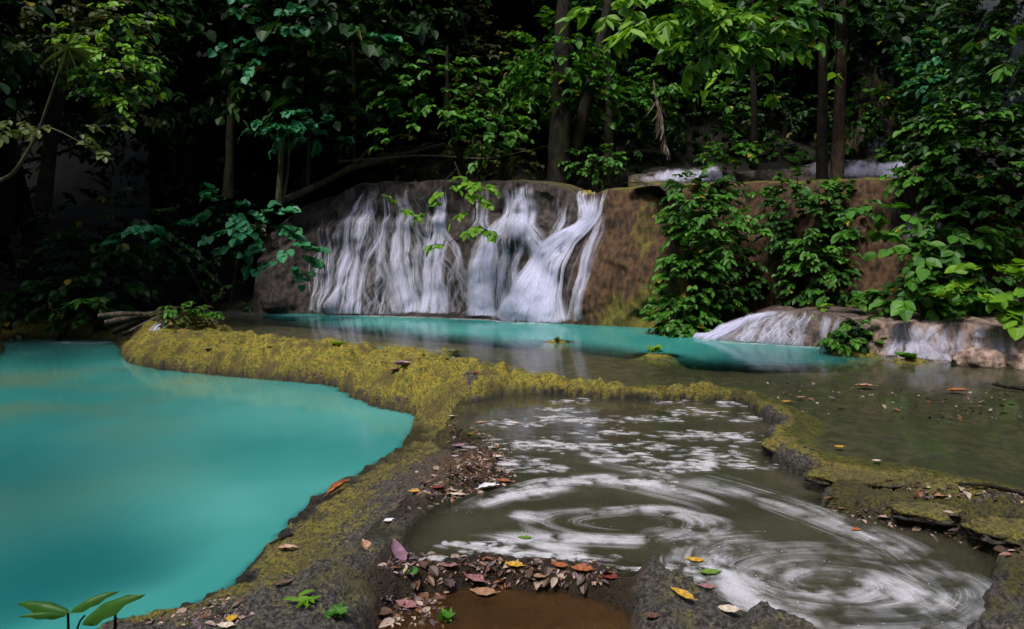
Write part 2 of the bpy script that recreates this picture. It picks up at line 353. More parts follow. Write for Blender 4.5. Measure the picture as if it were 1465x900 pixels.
hB = ZB + np.where(dBw > 0, 0.40 * np.sqrt(np.maximum(dBw, 0)), -np.minimum(0.06 + 0.02 * nz2, 0.3 * np.sqrt(np.maximum(-dBw, 0))))
Z = smin(smin(cap, hT, 0.07), smin(hU, hS, 0.025), 0.03)
Z = smin(Z, hB, 0.03)
for (u, v, z, rx, ry, h) in ((935, 850, -.1, .17, .16, .025), (905, 895, -.1, .15, .16, .035), (1010, 893, -.1, .2, .10, .015), (500, 850, -.1, .25, .25, .05), (1440, 770, -.1, .35, .2, .08)):
    c = onz(u, v, z); Z = Z + (h + 0.06 * nz2 * h / .15) * np.exp(-(((X - c[0]) / rx) ** 2 + ((Y - c[1]) / ry) ** 2) ** 1.6)
land = (dT > 0) & (dU > -.1) & (dS > 0)
Z = Z - 0.15 * np.exp(-(gro / .13) ** 2) * (dT > 0) * (Z > ZT)
lump = fbm(X * 2.6, Y * 2.6, 7, 3)
Z = Z + near * np.where(land & (Y > 6.5) & (X < 3), (0.055 * lump + 0.035 * nz2 - 0.05 * np.exp(-(noise(X * 3.1, Y * 3.1, 4.) / .07) ** 2)) * sstep(ZT, ZT + .2, Z), 0)
Z = Z + near * ((0.024 * nz2 + 0.015 * nz3) * np.where((dT > 0) & (dU > -.1) & (dS > 0), 1.0, 0.3))
# mossy pads that break the surface of the upper pool
for (u, v, rx, ry, h) in ((797, 489, .26, .16, .03), (940, 509, .30, .22, .04), (1300, 517, .33, .14, .05), (1222, 506, .42, .24, .07), (645, 500, .3, .2, .02)):
    c = onz(u, v, 0.0); g = np.exp(-(((X - c[0]) / rx) ** 2 + ((Y - c[1]) / ry) ** 2) ** 1.5)
    Z = Z * (1 - g) + (h + 0.04 * nz2) * g
# valley sides; an unseen slope behind the camera is added to block low sky
o = np.maximum(dV, 0); wc = sstep(-6.4, -4.4, X) * sstep(2, 8, Y)
left = 0.22 * o + 0.5 * np.maximum(o - 3.5, 0) + 0.25 * np.maximum(o - 9, 0)
UPX = np.array([2.6, 3.4, 4.4, 5.4, 6.6, 7.8, 9.2, 11]); UPY = np.array([15.3, 15.2, 15.0, 14.9, 14.6, 14.3, 14.0, 13.6])
upy = np.interp(X, UPX, UPY); wr = sstep(1.6, 2.6, X)
clr = 2.45 * sstep(0, .35, o) + 0.03 * o + .72 * sstep(.25, .8, Y - upy) + 0.48 * np.maximum(Y - upy - 1.4, 0)
clf = 2.55 * sstep(0.0, 0.35, o) + 0.10 * o + 0.42 * np.maximum(o - 2.0, 0) + 0.3 * np.maximum(o - 8, 0)
clf = clf * (1 - wr) + clr * wr
hill = left * (1 - wc) + clf * wc + fbm(X * .35, Y * .35, 9, 4) * 0.5 * sstep(0.5, 5, o) + 0.1 * nz1 * sstep(0, 1, o)
Z = Z + np.where(dV > 0, hill, 0)
for (u, v, rr_, dd) in ((90, 850, 1.0, .8), (-60, 700, 1.5, .35), (60, 510, 1.4, .5)):
    c = onz(u, v, ZT); Z = Z - np.where(dT < 0, dd * np.exp(-((X - c[0]) ** 2 + (Y - c[1]) ** 2) / rr_ ** 2) * sstep(0, -.5, dT), 0)  # hollows added to darken the pool colour in place of sky reflection and sediment
hU_d = ZU - Z; hT_d = ZT - Z; hS_d = ZS - Z
# colour masks (kinds of ground; wet also holds painted undercut shade)
bankL = (dT < 1.6) & (Y > 7.4) & (X < 1.2) & (X > -7.1)
moss = np.where(bankL, sstep(ZT - .02, ZT + .22, Z + .10 * nz1) * 1.0, 0.0)
rimd = np.minimum(np.abs(dU), np.abs(dS))
moss = np.maximum(moss, sstep(0.30, 0.12, rimd) * (Y > 6.3) * (X > -1.3) * sstep(-.12, -.06, Z) * sstep(0.16, 0.02, -dU * (dU < 0)))
moss = np.maximum(moss, 0.72 * sstep(1.0, 0.25, dT) * (Y < 8) * (Y > 2.3) * sstep(ZT, ZT + .1, Z))
spurtop = sstep(4.6, 6.4, Y) * (X < 0.2) * sstep(.75, .45, dT) * (dS > .02)
moss = np.maximum(moss, spurtop * 0.8)
moss = np.maximum(moss, 0.22 * (Y < 7) * (dT > 0) * (dS > 0) * (dU > 0)); moss = np.maximum(moss, 0.55 * terr * sstep(-.01, .01, Z) * (dU < 0)); moss = np.maximum(moss, 0.62 * sh); moss = np.maximum(moss, 0.95 * (X > 1.5) * (Y > 4) * (Y < 7.5) * sstep(0.03, 0.10, dS) * (dU > -.15))
for (u, v, r) in ((797, 489, .35), (940, 509, .4), (1300, 517, .4), (1222, 506, .5)):
    c = onz(u, v, 0.0); moss = np.maximum(moss, 0.85 * np.exp(-((X - c[0]) ** 2 + (Y - c[1]) ** 2) / r ** 2))
soil = np.zeros_like(X)
c = onz(215, 462, 0); soil = np.maximum(soil, np.exp(-((X - c[0]) / 1.3) ** 2 - ((Y - c[1] - .25) / .45) ** 2) * 1.4)
soil = np.maximum(soil, sstep(0.05, -0.02, dB)); soil = np.maximum(soil, dm * 0.9)
c = onz(600, 640, -.05); soil = np.maximum(soil, 1.1 * np.exp(-((X - onz(690, 640, 0)[0]) / .45) ** 2 - ((Y - c[1]) / 1.2) ** 2) * (dS > -.12))
soil = np.maximum(soil, .75 * bankL * sstep(ZT + .22, ZT + .04, Z + .08 * nz1)); soil = np.clip(soil, 0, 1); moss = moss * (1 - 0.75 * soil)
bed = np.maximum(sstep(0.02, -0.06, dU), sstep(0.0, -0.05, dS)) * sstep(0.01, -0.03, np.where(dU < 0, Z, Z - ZS))
wet = np.maximum(np.maximum(1.3 * sstep(.10, 0.02, Z - ZT) * (dT < .3), 0.85 * dm), 0.8 * sstep(.045, 0.0, Z - ZS) * (dS < .25) * (dS > -.02)); wet = np.maximum(wet, sstep(.09, .05, Z - ZS) * (dS > -.02) * (dS < .3) * (Y > 4.3) * (X > .3))  # wet rock, plus undercut shade painted dark along waterlines and below the rim lip
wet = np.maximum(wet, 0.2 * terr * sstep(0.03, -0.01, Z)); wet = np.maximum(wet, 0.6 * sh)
old = np.clip(sstep(7.6, 6.6, Y) + .35 * sstep(.1, -.25, Z), 0, 1)
ATT = {'old': old.ravel(), 'moss': np.clip(moss, 0, 1).ravel(), 'dirt': soil.ravel(), 'bed': np.clip(bed, 0, 1).ravel(),
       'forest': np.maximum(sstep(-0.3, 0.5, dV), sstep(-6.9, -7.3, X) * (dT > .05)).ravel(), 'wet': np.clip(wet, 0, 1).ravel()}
GV = np.stack([X, Y, Z], -1).reshape(-1, 3); GF = grid_faces(NY, NX)
fc = GV[GF].mean(1); fx, fy, fz = fc.T
ravf = lambda a: a.ravel()[GF].mean(1)
fdT, fdU, fdS = ravf(dT), ravf(dU), ravf(dS)
ground_id = np.zeros(len(GF), int)
emerg = (fdT > -.02) & (fdU > -.12) & (fdS > -.01) & (fy < 15) & (fdT < 2.2)
split_x = np.interp(fy, [onz(490, 551, ZT)[1], onz(540, 500, 0)[1]], [onz(490, 551, ZT)[0], onz(545, 500, 0)[0]])
ground_id[emerg & (fy > 9.0) & (fx < split_x) & (fx > -7.2)] = 1
ground_id[emerg & (fy > 7.55) & (fx >= split_x) & (fx < 0.35)] = 2
ground_id[(fdU > -.10) & (fdS > -.01) & (fdU < .35) & (fdS < .35) & (fy > 6.6) & (fx >= 0.35) & (fx < 2.75) & (ground_id == 0)] = 3
ground_id[emerg & (fy <= 7.55) & (fy > 2.5) & (fx < 0.3) & (fx > -3) & (ravf(dam_d) > 0.03) & (ravf(dB) > 0.02) & (ground_id == 0)] = 4
ground_id[(fdU > -.14) & (fdS > -.01) & (fdS < .6) & (fy > 4.4) & (fy <= 6.6) & (fx > 1.5) & (fx < 4.5)] = 5
for (u, v, r) in ((940, 870, .36),):
    c = onz(u, v, -.1); ground_id[(np.hypot(fx - c[0], (fy - c[1])) < r) & (fdS > -.02) & (ravf(dB) > 0) & (fz > -.125) & (ravf(dam_d) > -.03)] = 6
names = {0: ('ground', 'dark forest floor, pool beds and steep valley sides, plus added unseen rear slope', None), 1: ('mossy_bank', 'long mossy yellow rock bank edging the far side of the turquoise pool', 'bank'),
         2: ('mossy_bank', 'bulging yellow moss hump between the turquoise pool and the brown shallows', 'bank'),
         3: ('mossy_dam', 'thin straight mossy rim holding back the upper pool above the foam', 'dam'),
         4: ('rock_spur', 'dark pitted rock spur running between turquoise pool and foamy pool', 'rock'),
         5: ('mossy_dam', 'winding olive rock rim of the wet terrace beside the foamy pool', 'dam'),
         6: ('rock', 'small charcoal rock poking up beside the muddy puddle', 'rock')}
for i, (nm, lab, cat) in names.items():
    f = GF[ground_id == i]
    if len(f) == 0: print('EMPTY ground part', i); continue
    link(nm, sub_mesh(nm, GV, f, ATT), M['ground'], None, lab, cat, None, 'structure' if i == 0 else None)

def ground_z(x, y):
    i = np.clip(np.searchsorted(gy, y) - 1, 0, NY - 2); j = np.clip(np.searchsorted(gx, x) - 1, 0, NX - 2)
    a = np.clip((y - gy[i]) / (gy[i + 1] - gy[i]), 0, 1); b = np.clip((x - gx[j]) / (gx[j + 1] - gx[j]), 0, 1)
    return (Z[i, j] * (1 - a) * (1 - b) + Z[i + 1, j] * a * (1 - b) + Z[i, j + 1] * (1 - a) * b + Z[i + 1, j + 1] * a * b)
def on_ground(u, v):
    """where the sight line through a point of the photograph meets the ground"""
    dx, dy, dz = ray(u, v); t = 1.5 * 1.006 ** np.arange(560)
    z = HC + dz * t; g = ground_z(dx * t, dy * t); k = max(1, np.argmax(z < g)); e = (z - g); f = e[k - 1] / (e[k - 1] - e[k] + 1e-9); tk = t[k - 1] + f * (t[k] - t[k - 1])
    return np.array((dx * tk, dy * tk, HC + dz * tk))
    return np.array((dx * t[k], dy * t[k], g[k]))

# ------------------------------------------------------------------ water sheets
def water(name, poly, z, mat, grow, lab, step=0.06, olive=None, cat='pool'):
    lo, hi = poly.min(0) - grow, poly.max(0) + grow
    xs = np.arange(lo[0], hi[0], step); ys = np.arange(lo[1], hi[1], step)
    x, y = np.meshgrid(xs, ys); d = sd_poly(poly, x, y)
    f = grid_faces(*x.shape); f = f[d.ravel()[f].min(1) < grow]
    if mat == 'upper': f = f[sd_poly(S, x, y).ravel()[f].min(1) > 0.05]
    dep = np.maximum(z - ground_z(x, y), 0)
    ol = olive(x, y) if olive is not None else np.ones_like(x)
    v = np.stack([x, y, np.full_like(x, z)], -1).reshape(-1, 3)
    o = link(name, sub_mesh(name, v, f, {'depth': dep.ravel(), 'olive': ol.ravel()}), M[mat], None, lab, cat, None, 'structure')
    return o
water('water', T, ZT, 'turq', 0.06, 'milky turquoise water of the large lower pool', 0.08, lambda x, y: .8 * sstep(-1.8, -4.6, x + 0.12 * (y - 5)) * sstep(12.5, 9, y) * sstep(3.2, 4.6, y))
water('water', U, ZU, 'upper', 0.05, 'upper pool, turquoise under the falls and clear brown in its shallows', 0.06, lambda x, y: x * 0)
water('water', S, ZS, 'swirl', 0.03, 'clear olive water of the foamy swirling pool', 0.04, lambda x, y: x * 0)
water('water', B, ZB, 'mud', 0.03, 'muddy brown puddle below the leaf dam', 0.04, lambda x, y: x * 0)

# ------------------------------------------------------------------ cliff with the main fall
def base_pt(u, v): return onz(u, v, 0.0)[:2]
CB = [  # base point, lip height in the photograph (v), setback, brown, moss
    (base_pt(360, 449), 345, .6, .1, .3), (base_pt(400, 449), 318, .8, .0, .2), (base_pt(440, 449), 284, .9, .0, .1), (base_pt(480, 451), 264, .95, .0, .0), (base_pt(540, 452), 261, .95, .0, .0),
    (base_pt(600, 454), 261, .9, .0, .0), (base_pt(700, 458), 260, .9, .0, .0), (base_pt(765, 461), 262, .9, .0, .0),
    (base_pt(800, 463), 284, 1.0, .3, .0), (base_pt(835, 465), 274, .95, .9, .2), (base_pt(880, 467), 270, .9, 1., .75), (base_pt(940, 470), 268, .9, 1., 1.15),
    (base_pt(985, 475), 266, .9, 1., .8), ((3.75, 12.2), 264, .8, 1., .3), ((4.9, 11.7), 262, .8, 1., .3), ((6.0, 10.8), 258, .7, .9, .3), ((7.2, 10.1), 255, .7, .8, .4), ((9.5, 9.3), 250, .7, .8, .4)]
bp = np.array([c[0] for c in CB]); seg = np.r_[0, np.cumsum(np.hypot(*np.diff(bp, axis=0).T))]
NS, NT_ = 520, 150
ss = np.linspace(0, seg[-1], NS)
def csm(v):
    y = np.interp(ss, seg, v); k = 9; return np.convolve(np.pad(y, k, 'edge'), np.hanning(2 * k + 1) / np.hanning(2 * k + 1).sum(), 'valid')
bx, by = csm(bp[:, 0]), csm(bp[:, 1])
tx, ty = np.gradient(bx), np.gradient(by); ln = np.hypot(tx, ty); nx_, ny_ = ty / ln, -tx / ln     # outward (towards the pool)
setb = csm([c[2] for c in CB]); vl = csm([c[1] for c in CB]); br = csm([c[3] for c in CB]); ms = csm([c[4] for c in CB])
uu, _ = proj(np.stack([bx, by, np.zeros(NS)], -1))
hh = np.array([ony(u, v, y + s)[2] for u, v, y, s in zip(uu, vl, by, setb)])
tt = np.linspace(-0.12, 1.35, NT_)
def cliff_surface():
    Tm, Sm = np.meshgrid(tt, ss, indexing='ij'); t01 = np.clip(Tm, 0, 1)
    fall = (1 - br)[None, :]
    led = .70 + .05 * noise(Sm * 1.1, Sm * 0, 3.3)
    prof = .62 * (1 - (1 - np.clip(t01 / led, 0, 1)) ** 1.5) + .30 * sstep(led - .02, led + .06, t01) + .08 * np.clip((t01 - led) / (1 - led), 0, 1)
    sb = setb[None, :] * (fall * prof + (1 - fall) * t01 ** 1.6)
    z = np.where(Tm > 1, hh[None, :] + 0.10 * np.sin(np.clip((Tm - 1) / .35, 0, 1) * 1.57), hh[None, :] * Tm)
    sb = sb + np.where(Tm > 1, (Tm - 1) / .35 * 0.9 + 0.0, 0)
    k = 4; rnd = 0.10 * np.exp(-((Tm - 1) / .05) ** 2)
    amp = sstep(0, .08, Tm) * (1 - .75 * sstep(0.97, 1.1, Tm)) * .9 + .1
    bulge = 0.26 * fbm(Sm * .9, z * .8, 1.0, 3) + 0.13 * fbm(Sm * 2.6, z * 1.5, 4.0, 3)
    drap = 0.05 * np.abs(noise(Sm * 5.5 + .6 * noise(Sm, z * 1.2, 8), z * 0.9, 2.0)) + 0.03 * fbm(Sm * 9, z * 6, 6.0, 3)
    out = bulge * amp + drap * amp - rnd * 0
    # scoop where the side fall runs down in its own gully
    x = bx[None, :] - nx_[None, :] * sb + nx_[None, :] * out; y = by[None, :] - ny_[None, :] * sb + ny_[None, :] * out
    z = z + np.where(Tm > .93, 0.04 * fbm(Sm * 2.2, Tm * 0 + 1, 3., 3), 0)
    return np.stack([x, y, z], -1), Tm, Sm
CP, Tm, Sm = cliff_surface()
def smooth_n(P):
    a = np.gradient(P, axis=0); b = np.gradient(P, axis=1); n = np.cross(b, a); n /= np.linalg.norm(n, axis=-1, keepdims=True) + 1e-9
    return n
CN = smooth_n(CP)
if (CN[60, 150] @ np.array([nx_[150], ny_[150], 0])) < 0: CN = -CN
mossc = ms[None, :] * (0.35 + 0.65 * sstep(.45, .0, Tm)) + 0.5 * sstep(.96, 1.05, Tm)
ca = {'brown': np.broadcast_to(br[None, :], Tm.shape).ravel(), 'moss': mossc.ravel(), 'pink': np.zeros(Tm.size)}
cliff = link('waterfall_cliff', mesh_np('waterfall_cliff', CP.reshape(-1, 3), [grid_faces(NT_, NS)[:, ::-1]], ca), M['cliff'], None,
             'bulging travertine rock cliff that the main waterfall runs over', 'cliff')
CU, CVv = proj(CP)
def st_of(u, v, P=None):
    d = (CU - u) ** 2 + (CVv - v) ** 2; d[Tm[:, 0] > 1.08, :] += 1e6
    i, j = np.unravel_index(np.argmin(d), d.shape); return i, j
def surf(P, N, fi, fj, off):
    i = np.clip(np.floor(fi).astype(int), 0, P.shape[0] - 2); j = np.clip(np.floor(fj).astype(int), 0, P.shape[1] - 2)
    a = np.clip(fi - i, 0, 1)[..., None]; b = np.clip(fj - j, 0, 1)[..., None]
    f = lambda A: A[i, j] * (1 - a) * (1 - b) + A[i + 1, j] * a * (1 - b) + A[i, j + 1] * (1 - a) * b + A[i + 1, j + 1] * a * b
    return f(P) + f(N) * np.asarray(off)[..., None], f(N)

class Ribbons:
    def __init__(s): s.V, s.F, s.uv, s.al, s.sd, s.n = [], [], [], [], [], 0
    def add(s, C, N, w, alpha, seed, fade=(0.12, 0.1), vl=None):
        """C (m,3) centre line, N (m,3) normals, w (m,) widths"""
        m = len(C); tan = np.gradient(C, axis=0); sdv = np.cross(tan, N); sdv /= np.linalg.norm(sdv, axis=1, keepdims=True) + 1e-9
        q = np.array([-.5, 0, .5])
        Vv = C[:, None] + sdv[:, None] * (q[None, :, None] * np.broadcast_to(w, m)[:, None, None])
        L = np.r_[0, np.cumsum(np.linalg.norm(np.diff(C, axis=0), axis=1))]
        k = np.linspace(0, 1, m); al = alpha * sstep(0, fade[0], k) * sstep(1, 1 - fade[1], k) if fade else np.full(m, alpha)
        i = np.arange(m * 3).reshape(m, 3) + s.n
        s.F.append(np.stack([i[:-1, :-1], i[:-1, 1:], i[1:, 1:], i[1:, :-1]], -1).reshape(-1, 4))
        s.V.append(Vv.reshape(-1, 3)); s.uv.append(np.stack([np.tile(q + .5, m), np.repeat(L, 3)], -1))
        s.al.append(np.repeat(al, 3)); s.sd.append(np.full(m * 3, seed)); s.n += m * 3
    def build(s, name): return mesh_np(name, np.concatenate(s.V), [np.concatenate(s.F)], {'alpha': np.concatenate(s.al), 'seed': np.concatenate(s.sd)}, np.concatenate(s.uv))

def resample(P, n):
    P = np.asarray(P, float); d = np.r_[0, np.cumsum(np.linalg.norm(np.diff(P[:, :2], axis=0), axis=1))]; d /= d[-1]
    t = np.linspace(0, 1, n); R = np.stack([np.interp(t, d, P[:, k]) for k in range(P.shape[1])], -1)
    k = max(1, n // 14); w = np.hanning(2 * k + 3)[1:-1]; w /= w.sum()
    return np.stack([np.convolve(np.pad(R[:, c], k, 'edge'), w, 'valid') for c in range(R.shape[1])], -1)
def fall_guides(P, N, locate, px_per_j, guides, rib, off0=0.03, m=34):
    for g in guides:
        pts, n, wid, alpha, wob = g
        G = []
        for (u, v, h) in pts:
            i, j = locate(u, v); G.append((i, j, h / px_per_j(i, j)))
        G = resample(G, m); cl = RNG.uniform(-1.05, 1.05, 9)
        for k in range(int(n * .68)):
            q = np.clip(cl[RNG.integers(len(cl))] + RNG.normal(0, .09), -1.3, 1.3) if RNG.random() < .72 else np.clip(RNG.normal(0, .6), -1.3, 1.3); seed = RNG.random(); thin = RNG.random() < .38
            a = RNG.random() * .25 if RNG.random() < .5 else RNG.random() * .8; b = min(1.0, a + .2 + RNG.random() * .9)
            if RNG.random() < .5: b = 1.0
            ii = np.clip(np.linspace(a, b, m) * (m - 1), 0, m - 1)
            R = np.stack([np.interp(ii, np.arange(m), G[:, c]) for c in range(3)], -1)
            z = np.linspace(0, 3 * (b - a), m)
            jj = R[:, 1] + R[:, 2] * (q + wob * .8 * noise(z * 1.3 + q * 2, q * 1.5, g[1] * .37) + .28 * wob * noise(z * 2.6 + seed * 50, seed * 31, q * 3))
            C, NN = surf(P, N, R[:, 0], jj, off0 + RNG.random() * .05)
            rib.add(C, NN, (wid * (.5 + .6 * RNG.random()) if thin else wid * (1.3 + 1.8 * RNG.random())) * (.7 + .6 * np.linspace(0, 1, m)), (alpha * (.6 + .8 * RNG.random()) if thin else alpha * (.15 + .55 * RNG.random())), seed, (.15, .35 if pts[-1][1] < 350 else .10 if b < 1 else .01))
def ppj(i, j):
    i, j = int(i), int(np.clip(j, 2, NS - 3)); return max(1e-3, abs(CU[i, j + 2] - CU[i, j - 2]) / 4 + abs(CVv[i, j + 2] - CVv[i, j - 2]) / 8)
mid = [(545, 264, 22), (530, 300, 40), (505, 360, 50), (490, 452, 45)]
PS, NSM = CP.copy(), None
for _ in range(3):
    for ax in (0, 1):
        k = np.hanning(11)[1:-1]; k /= k.sum(); PS = np.apply_along_axis(lambda a: np.convolve(np.pad(a, 4, 'edge'), k, 'valid'), ax, PS)
NSM = smooth_n(PS)
if (NSM * CN).sum() < 0: NSM = -NSM
PS = PS + NSM * np.maximum(((CP - PS) * NSM).sum(-1), 0)[..., None] * .9
R1 = Ribbons()
fall_guides(PS, NSM, st_of, ppj, [
    ([(540, 268, 10), (528, 290, 20), (514, 340, 24), (505, 390, 22), (494, 451, 22)], 100, .05, .52, .3), ([(545, 266, 18), (522, 310, 40), (500, 370, 46), (486, 451, 40)], 100, .03, .34, .5),
    ([(560, 272, 10), (578, 300, 12), (570, 340, 18), (568, 370, 16), (582, 451, 18)], 80, .05, .48, .3), ([(530, 300, 20), (545, 360, 34), (552, 452, 44)], 80, .035, .34, .6),
    ([(478, 300, 12), (470, 360, 12), (458, 449, 12)], 26, .04, .34, .5), ([(500, 290, 14), (480, 360, 18), (468, 450, 16)], 34, .04, .38, .4),
    ([(632, 264, 6), (632, 306, 6), (631, 340, 9)], 34, .06, .60, .2), ([(632, 300, 8), (628, 335, 16), (620, 390, 16), (615, 452, 20)], 84, .05, .50, .35), ([(600, 310, 20), (632, 345, 40), (648, 400, 40), (650, 453, 44)], 90, .034, .36, .6),
    ([(588, 264, 14), (600, 320, 20), (604, 390, 20), (604, 452, 18)], 44, .04, .34, .5), ([(690, 262, 12), (690, 310, 12), (690, 345, 16)], 34, .05, .40, .2),
    ([(742, 262, 22), (742, 305, 22), (738, 345, 30)], 150, .06, .60, .1), ([(738, 308, 22), (720, 335, 32), (710, 385, 34), (713, 456, 34)], 140, .055, .54, .25),
    ([(728, 315, 16), (690, 350, 12), (677, 390, 8), (679, 456, 12)], 80, .055, .62, .3), ([(742, 312, 12), (764, 328, 7), (780, 350, 6), (788, 366, 7)], 44, .04, .62, .2), ([(748, 325, 10), (768, 360, 7), (766, 400, 10), (748, 459, 16)], 80, .055, .62, .25),
    ([(834, 273, 7), (836, 308, 8), (828, 330, 8)], 60, .045, .62, .15), ([(858, 275, 12), (852, 308, 10), (838, 322, 13), (808, 345, 18), (788, 364, 21), (774, 396, 26), (762, 430, 33), (752, 461, 42)], 260, .06, .68, .2),
    ([(812, 290, 10), (800, 330, 8), (786, 358, 6)], 40, .04, .42, .3), ([(780, 390, 10), (764, 425, 26), (752, 461, 40)], 120, .09, .70, .2), ([(796, 352, 5), (786, 400, 8), (775, 461, 14)], 40, .05, .42, .3),
    ([(872, 282, 8), (852, 340, 14), (830, 400, 16), (817, 462, 16)], 50, .035, .24, .4), ([(868, 285, 8), (845, 350, 6), (828, 460, 5)], 26, .03, .36, .3)], R1)
link('waterfall', R1.build('waterfall'), M['fall'], None, 'wide silky white main waterfall spreading over the bulging cliff into the turquoise water', 'waterfall')

# ------------------------------------------------------------------ low pink ledge, its two falls, the upper ledges
def ledge(name, pts, top_px, setback, depth, lab, attrs, nt=46, ns=240, bul=.10, zb=0.0, seed=0.0, wbase=0.0):
    b = np.array([p[:2] for p in pts]); sg = np.r_[0, np.cumsum(np.hypot(*np.diff(b, axis=0).T))]; s = np.linspace(0, sg[-1], ns)
    def c(v):
        y = np.interp(s, sg, v); k = 6; return np.convolve(np.pad(y, k, 'edge'), np.hanning(2 * k + 1) / np.hanning(2 * k + 1).sum(), 'valid')
    x0, y0 = c(b[:, 0]), c(b[:, 1]); gx_, gy_ = np.gradient(x0), np.gradient(y0); l = np.hypot(gx_, gy_); nx, ny = gy_ / l, -gx_ / l
    us, _ = proj(np.stack([x0, y0, np.full(ns, zb)], -1)); vt = np.interp(us, [p[0] for p in top_px], [p[1] for p in top_px])
    sbk = c(np.broadcast_to(setback, len(b)))
    h = np.array([ony(u, v, y + q)[2] for u, v, y, q in zip(us, vt, y0, sbk)]) - zb
    t = np.linspace(-.3, 1.6, nt); Tq, Sq = np.meshgrid(t, s, indexing='ij'); t01 = np.clip(Tq, 0, 1)
    sb = sbk[None] * t01 ** 1.3 + np.where(Tq > 1, (Tq - 1) / .6 * depth, 0)
    z = zb + np.where(Tq > 1, h[None] + .03 * np.sin(np.clip((Tq - 1) / .3, 0, 1) * 1.57), h[None] * Tq)
    out = (bul * fbm(Sq * 1.1, z * 2 + seed, 1 + seed, 3) + bul * .45 * fbm(Sq * 4, z * 5, 3 + seed, 3) + bul * .25 * np.abs(noise(Sq * 9, z * 2, seed))) * (1 - .6 * sstep(1, 1.2, Tq))
    P = np.stack([x0[None] - nx[None] * (sb - out), y0[None] - ny[None] * (sb - out), z + .05 * fbm(Sq * 3, sb * 3, 5, 3) * sstep(.7, 1, Tq)], -1)
    N = smooth_n(P)
    if N[nt // 2, ns // 2] @ np.array([nx[ns // 2], ny[ns // 2], 0]) < 0: N = -N
    A = {k: (np.full(Tq.shape, a) if np.isscalar(a) else a(Tq, Sq, us)).ravel() for k, a in attrs.items()}
    o = link(name, mesh_np(name, P.reshape(-1, 3), [grid_faces(nt, ns)[:, ::-1]], A), M['cliff'], None, lab, 'ledge')
    pu, pv = proj(P)
    def loc(u, v):
        d = (pu - u) ** 2 + (pv - v) ** 2; d[t > 1.15, :] += 1e6; return np.unravel_index(np.argmin(d), d.shape)
    def pj(i, j): i, j = int(i), int(np.clip(j, 2, ns - 3)); return max(1e-3, abs(pu[i, j + 2] - pu[i, j - 2]) / 4 + abs(pv[i, j + 2] - pv[i, j - 2]) / 8)
    return P, N, loc, pj
LB = [onz(u, v, 0) for u, v in ((985, 479), (1010, 485), (1060, 489), (1110, 492), (1180, 497), (1240, 506), (1300, 513), (1370, 519), (1465, 526), (1620, 536))]
P2, N2, loc2, pj2 = ledge('rock_ledge', LB, [(985, 478), (1010, 473), (1050, 460), (1100, 446), (1180, 447), (1230, 456), (1300, 461), (1400, 463), (1470, 466), (1620, 470)],
    [.3, .45, .45, .35, .22, .22, .22, .22, .22, .22], 2.2, 'low pinkish grey rock ledge with thin sheets of water, beside the shrub in the pool',
    {'brown': .3, 'moss': lambda t, s, u: .12 + .25 * sstep(.95, 1.1, t), 'pink': lambda t, s, u: .25 + .6 * sstep(1150, 1300, u)[None, :] + 0 * t}, bul=.07)
R2 = Ribbons()
fall_guides(P2, N2, loc2, pj2, [([(1120, 446, 30), (1060, 466, 22), (1010, 486, 22)], 150, .05, .44, .3), ([(1140, 446, 45), (1120, 470, 50), (1110, 493, 52)], 170, .035, .40, .2),
    ([(1190, 449, 12), (1186, 497, 10)], 30, .05, .35, .2), ([(1090, 447, 20), (1035, 470, 14), (1000, 485, 10)], 100, .05, .65, .2)], R2, .02, 22)
link('waterfall', R2.build('waterfall'), M['fall'], None, 'low white water sheet sliding over the ledge next to the shrub in the pool', 'waterfall')
R3 = Ribbons()
fall_guides(P2, N2, loc2, pj2, [([(1318, 461, 24), (1312, 485, 24), (1305, 514, 32)], 90, .04, .44, .3), ([(1290, 464, 5), (1278, 490, 7), (1270, 509, 6)], 26, .035, .5, .2),
    ([(1350, 466, 30), (1350, 518, 34)], 90, .04, .34, .25), ([(1425, 470, 26), (1428, 523, 28)], 60, .04, .32, .25), ([(1402, 466, 8), (1402, 484, 7)], 22, .04, .38, .2)], R3, .02, 22)
link('waterfall', R3.build('waterfall'), M['fall'], None, 'narrow streaky fall on the pink ledge behind the small moss islet', 'waterfall')

UP = [(2.6, 15.3), (3.4, 15.2), (4.4, 15.0), (5.4, 14.9), (6.6, 14.6), (7.8, 14.3), (9.2, 14.0), (11, 13.6)]
P4, N4, loc4, pj4 = ledge('rock_ledge', UP, [(900, 250), (935, 247), (1040, 243), (1060, 246), (1180, 238), (1210, 234), (1310, 234), (1350, 244), (1465, 240)], [.25] * 8, 1.8,
    'dark upper rock ledge with a thin water lip high above the brown cliff', {'brown': .3, 'moss': .35, 'pink': .12}, zb=2.75, seed=5.)
for lab, gs in (('thin white apron of water on the upper ledge above the brown cliff', [([(990, 246, 45), (985, 262, 50)], 200, .12, .5, .12)]),
                ('thin white lip of water spilling along the upper ledge behind the twin trunks', [([(1255, 235, 52), (1250, 254, 45)], 200, .12, .5, .12), ([(1190, 238, 30), (1195, 250, 40)], 40, .10, .3, .2)])):
    R4 = Ribbons(); fall_guides(P4, N4, loc4, pj4, gs, R4, .06, 14); link('waterfall', R4.build('waterfall'), M['fall'], None, lab, 'waterfall')
R5 = Ribbons(); fall_guides(PS, NSM, st_of, ppj, [([(1322, 298, 24), (1318, 350, 20)], 60, .05, .34, .3)], R5)
link('waterfall', R5.build('waterfall'), M['fall'], None, 'faint white fall half hidden behind the big leaved shrub', 'waterfall')
pp = [ony(u, 240, 15.9 - q) for u, q in ((1190, -.5), (1222, .0), ((1255), .2), (1285, .0), (1315, -.5))]
